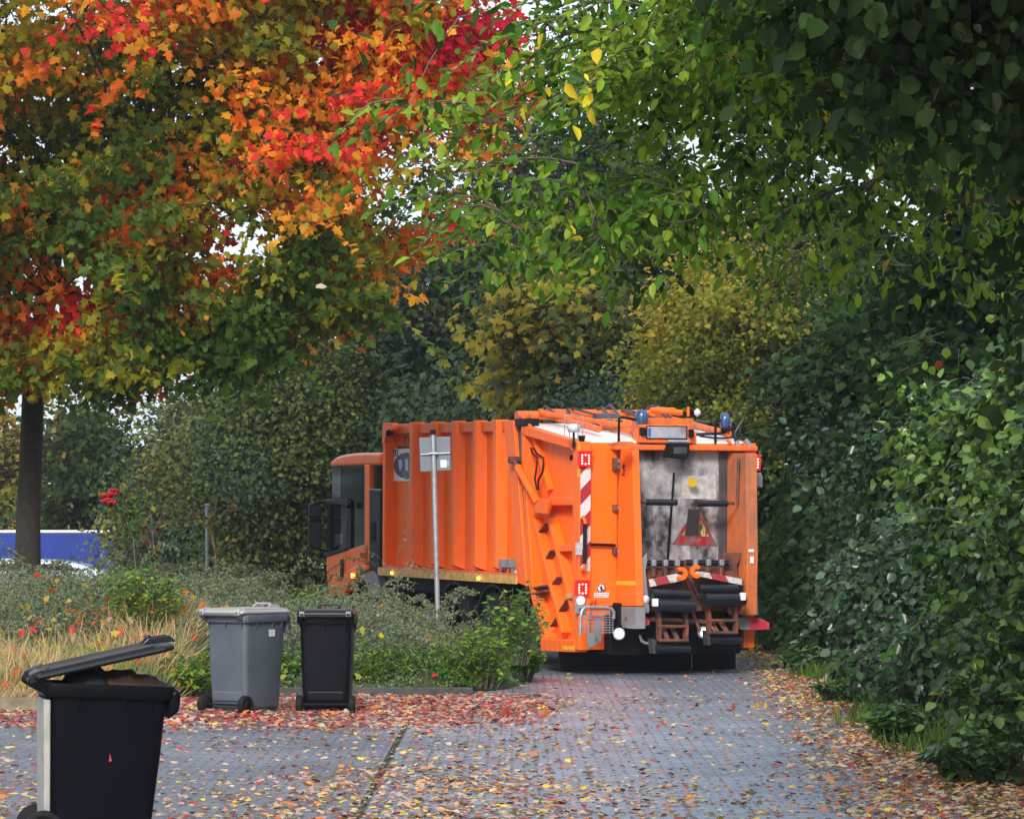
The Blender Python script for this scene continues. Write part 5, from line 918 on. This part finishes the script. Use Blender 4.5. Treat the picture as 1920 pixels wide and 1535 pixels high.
stalk('bare_shrub', 'tall bare twiggy shrub with rusty leaves between rose and thin post', [q(292, 1085, 52), q(290, 1040, 52), q(286, 1000, 52), q(282, 950, 52)], 'shrub', 14, br=9, thick=.012)
stalk('bare_shrub', 'tall bare twiggy shrub with rusty leaves right of the thin post', [q(402, 1095, 52), q(404, 1040, 52), q(396, 1000, 52), q(390, 955, 52)], 'shrub', 14, br=9, thick=.012)
stalk('bramble_shoot', 'pale arching shoot in front of the truck floor edge', [q(745, 1110, 50.5), q(748, 1085, 50.5), q(736, 1072, 50.5), q(712, 1062, 50.5)], 'shoot', 20, ((.15, .19, .1), (.2, .2, .12)), .05, .006, 3)
stalk('dry_stalk', 'thin pale dry stalk standing in front of the rear wheels', [q(900, 1180, 48.5), q(899, 1165, 48.5), q(893, 1150, 48.5), q(884, 1134, 48.5)], 'stalk', 0, size=.02, br=0) if 0 else None
fo = [q(188, 1560, 20.5), q(186, 1535, 20.5), q(188, 1515, 20.5), q(192, 1505, 20.5)]
plant('seedling', 'small yellow-green seedling tips in front of the near black bin', fo[0][0], 20.5, .11, .42, 16, 14, .035, [(.20, .26, .03), (.30, .30, .04)], [1, 1], S_L, zb=0.0)
# grasses
def blades(name, x, y, z, ln, cols, wts, kind='stuff', up=1.0, sp=.6, wd=1.0, mat=None, lab=None):
    n = len(x); P = np.stack([x, y, z], 1); A = rng.normal(0, sp, (n, 3)); A[:, 2] = up; A = unit(A); N = rng.normal(0, 1, (n, 3)); N[:, 2] = .2
    sh = ([(0, .02 * wd, 0), (.5, .016 * wd, .04), (1, 0, .22), (.5, -.016 * wd, .04), (0, -.02 * wd, 0)], [(0, 1, 3, 4), (1, 2, 3)])
    return tag(leaves(name, P, N, A, ln, jit(pal(cols, wts, n), .5), sh, mat or LD), kind=kind)
x, y = scatter(60000, (-10, -3.7), (40.8, 49)); d = bed_in(x, y); k = (d < 3.4 + .8 * (x < -5)) | (rng.random(len(x)) < .05); x, y, d = x[k], y[k], d[k]; gg = noise3(np.stack([x, y, x * 0], 1), 1.6, 6) > .45; 
st_ = (.50, .38, .20); z = np.maximum(bed_h(x, y) * .8 - .14, 0)
blades('dry_grass', x[~gg], y[~gg], z[~gg], (.20 + .36 * rng.random((~gg).sum())) * np.clip(.5 + d[~gg], .5, 1), [st_, (.42, .30, .15), (.28, .25, .10), (.14, .15, .04)], [4, 3, 2, 2], sp=1.15, wd=.7)
blades('green_grass', x[gg], y[gg], z[gg], .2 + .25 * rng.random(gg.sum()), [(.12, .17, .05), (.2, .22, .08)], [2, 1], sp=.6)
# verge grass on the right
x = rng.uniform(2.6, 7, 60000); y = rng.uniform(33, 74, 60000); e = np.array([XR(v) for v in y]); k = (x > e + .10 + .25 * np.sin(y * 1.1) + .25 * np.sin(y * 2.7) + .3 * rng.random(len(x))) & (x < e + 2.4); x, y = x[k], y[k]
blades('verge_grass', x, y, ground_z(x, y), .10 + .22 * rng.random(len(x)), [(.09, .17, .025), (.13, .22, .03), (.06, .11, .02)], [3, 2, 2], sp=.5, mat=LG, wd=1.6)
for (cx_, cy_, r_, h_, lb) in ((3.75, 43.5, .5, .45, 'low broad-leaved weed at the foot of the silvery shrub'), (3.9, 51.5, .5, .45, 'low green weed on the verge behind the truck'), (3.5, 35.3, .4, .45, 'small weed at the edge of the leaf litter'), (3.5, 29.9, .42, .45, 'lowest broad-leaved weed at the bottom right')):
    plant('verge_weed', lb, cx_, cy_, r_, h_, 40, 16, .10, [(.05, .12, .025), (.08, .17, .03), (.04, .08, .03)], [3, 2, 2], S_B, 'weeds along the right verge', zb=float(ground_z(cx_, cy_)), mat=LW)
# ---------------------------------------------------------------- fallen leaves
def dens(x, y):
    xr = np.array([XR(v) for v in y]); dr = xr - x
    right = 1.0 * sstep(1 - (dr - .15) / (1.15 - .012 * (y - 25))) * np.where(dr > -.6, 1, .35) * np.where(dr > -1.2, 1, 0)
    redb = 1.15 * sstep(1 - np.abs(y - 41.6) / 5.2) * sstep((.9 - x) / 1.2) * np.where(y > 37.5, 1, .30) + .35 * sstep(1 - np.abs(y - 44) / 3) * sstep((1.3 - x) / 1.2)
    fl = .62 * np.exp(-((x + .40) / 1.0) ** 2) * np.maximum(sstep((34.5 - y) / 5), .22 * (y < 44)) + .14 * sstep((33 - y) / 6) + .06 * (y < 46)
    lane = .02 + .05 * (y > 53) + .03 * sstep((36 - y) / 8)
    patch = .75 + .35 * noise3(np.stack([x, y, x * 0], 1), 1.9, 9)
    return np.clip((np.maximum(np.maximum(right, redb), fl) * patch + lane), 0, 1), right, redb, fl
n = 290000; x = rng.uniform(-7.5, 5.2, n); y = 13 + 57 * rng.random(n) ** 1.1; D_, Ri, Re, Fl = dens(x, y); k = (rng.random(n) < D_ * .75) & (bed_in(x, y) < .12) & ~((y > 60) & (x < -1)); x, y, Ri, Re, Fl = (a[k] for a in (x, y, Ri, Re, Fl)); n = len(x)
z = ground_z(x, y) + .014 + .035 * rng.random(n) * np.clip(Re + Ri, .2, 1); T = .55 + .25 * rng.random(n)
PINK = (.52, .28, .22); PALE_ = (.50, .38, .24); RD = (.40, .03, .03); DR = (.22, .03, .03); OR_ = (.60, .16, .03); BRN = (.22, .10, .05); YW_ = (.66, .46, .05)
c1_ = pal([PALE_, OR_, RD, BRN, YW_, PINK, (.08, .1, .03)], [5, 2, 1, 2, 2, 2.2, .3], n); c2_ = pal([PINK, OR_, RD, DR, PALE_, YW_], [4.0, 2.2, 3.6, 2.5, 2.4, .5], n); c3_ = pal([YW_, PALE_, (.4, .38, .08), BRN], [3, 4, 1.5, 1], n)
C_ = np.where((rng.random(n) < np.clip(Re * 1.5, 0, 1))[:, None], c2_, c1_); C_ = np.where(((y > 52) & (rng.random(n) < .8))[:, None], c3_, C_)
N_ = rng.normal(0, .22, (n, 3)); N_[:, 2] = 1; sz = .03 + .045 * rng.random(n); mp_ = (rng.random(n) < .45) | (Re > .4)
def lv(sel, shape, nm2, fac=1.0): return leaves(nm2, np.stack([x, y, z], 1)[sel], N_[sel], rng.normal(0, 1, (sel.sum(), 3)) * [1, 1, .25], sz[sel] * fac, jit(C_[sel], .35), shape, LD)
tag(lv(mp_, S_M, 'fallen_maple_leaves', 1.1), kind='stuff'); tag(lv(~mp_, S_C, 'fallen_oval_leaves', .95), kind='stuff')
# leaves caught in hedge and grass
n = 560; x, y = scatter(9000, (-9, .2), (41, 49)); k = rng.random(len(x)) < np.where((x < -2.6) & (y < 47.5), 1, .13) * np.where(x < -5.5, .5, 1); x, y = x[k][:n], y[k][:n]; z = bed_h(x, y) * (.85 + .2 * rng.random(len(x))) + .05; P = np.stack([x, y, z], 1); n = len(x)
tag(leaves('caught_leaves', P, rng.normal(0, .5, (n, 3)) + [0, -.7, .5], rng.normal(0, 1, (n, 3)), .06 + .055 * rng.random(n), jit(pal([OR_, YW_, RED_, (.4, .4, .05), PALE_], [3, 3, 1.5, 2, 1], n), .3), S_M, LM), kind='stuff')
# single eye-catching leaves: on the plate, curled ones standing on the lane, one in the air
def one(label, p, N1, A1, s, col, cat='leaf', shape=S_C, mat=LM):
    o = leaves('fallen_leaf', np.zeros((1, 3)), np.array([N1], float), np.array([A1], float), np.array([s]), np.array([col]), shape, mat); o.location = p; return tag(o, label, cat)
pp = TM @ Vector(R3(r1(955, 447, .0), .0)); one('yellow leaf stuck on the grey rear plate of the truck', pp, (.3, -1, .3), (1, .35, -.25), .15, (.8, .55, .03))
for px_, py_, s_1, cl, lb, sh in ((1021, 1345, .13, (.62, .16, .03), 'curled orange leaf standing upright on the lane left of centre', S_M), (948, 1347, .14, (.40, .05, .03), 'upright dark red maple leaf by the red leaf carpet', S_M), (1418, 1332, .11, (.6, .3, .04), 'curled ochre leaf upright on the lane below the mud flap, left one of the pair', S_L), (1434, 1333, .11, (.75, .45, .04), 'curled yellow leaf upright on the lane, right one of the pair', S_L), (1374, 1333, .10, (.35, .12, .05), 'brown leaf standing on edge on the lane below the right mud flap', S_M)):
    gx_, gy_ = on_ground(px_, py_); one(lb, (gx_, gy_, .02), (.2, -1, .3), (.15, .1, 1), s_1 * .8, cl, shape=sh)
one('pale leaf drifting down in front of the maple crown', at(592, 540, 44), (0, -.6, 1), (1, .2, .1), .13, (.72, .58, .42))
# ---------------------------------------------------------------- air
hz = bpy.data.materials.new('haze_air'); hz.use_nodes = True; hn = hz.node_tree; hn.nodes.clear()
ho = hn.nodes.new('ShaderNodeOutputMaterial'); hv = hn.nodes.new('ShaderNodeVolumePrincipled'); hv.inputs['Color'].default_value = (.75, .86, 1, 1); hv.inputs['Density'].default_value = .00025
hn.links.new(hv.outputs[0], ho.inputs['Volume']); tag(MB().box(-155, 155, -65, 225, -4, 24).build('haze', hz), kind='stuff')
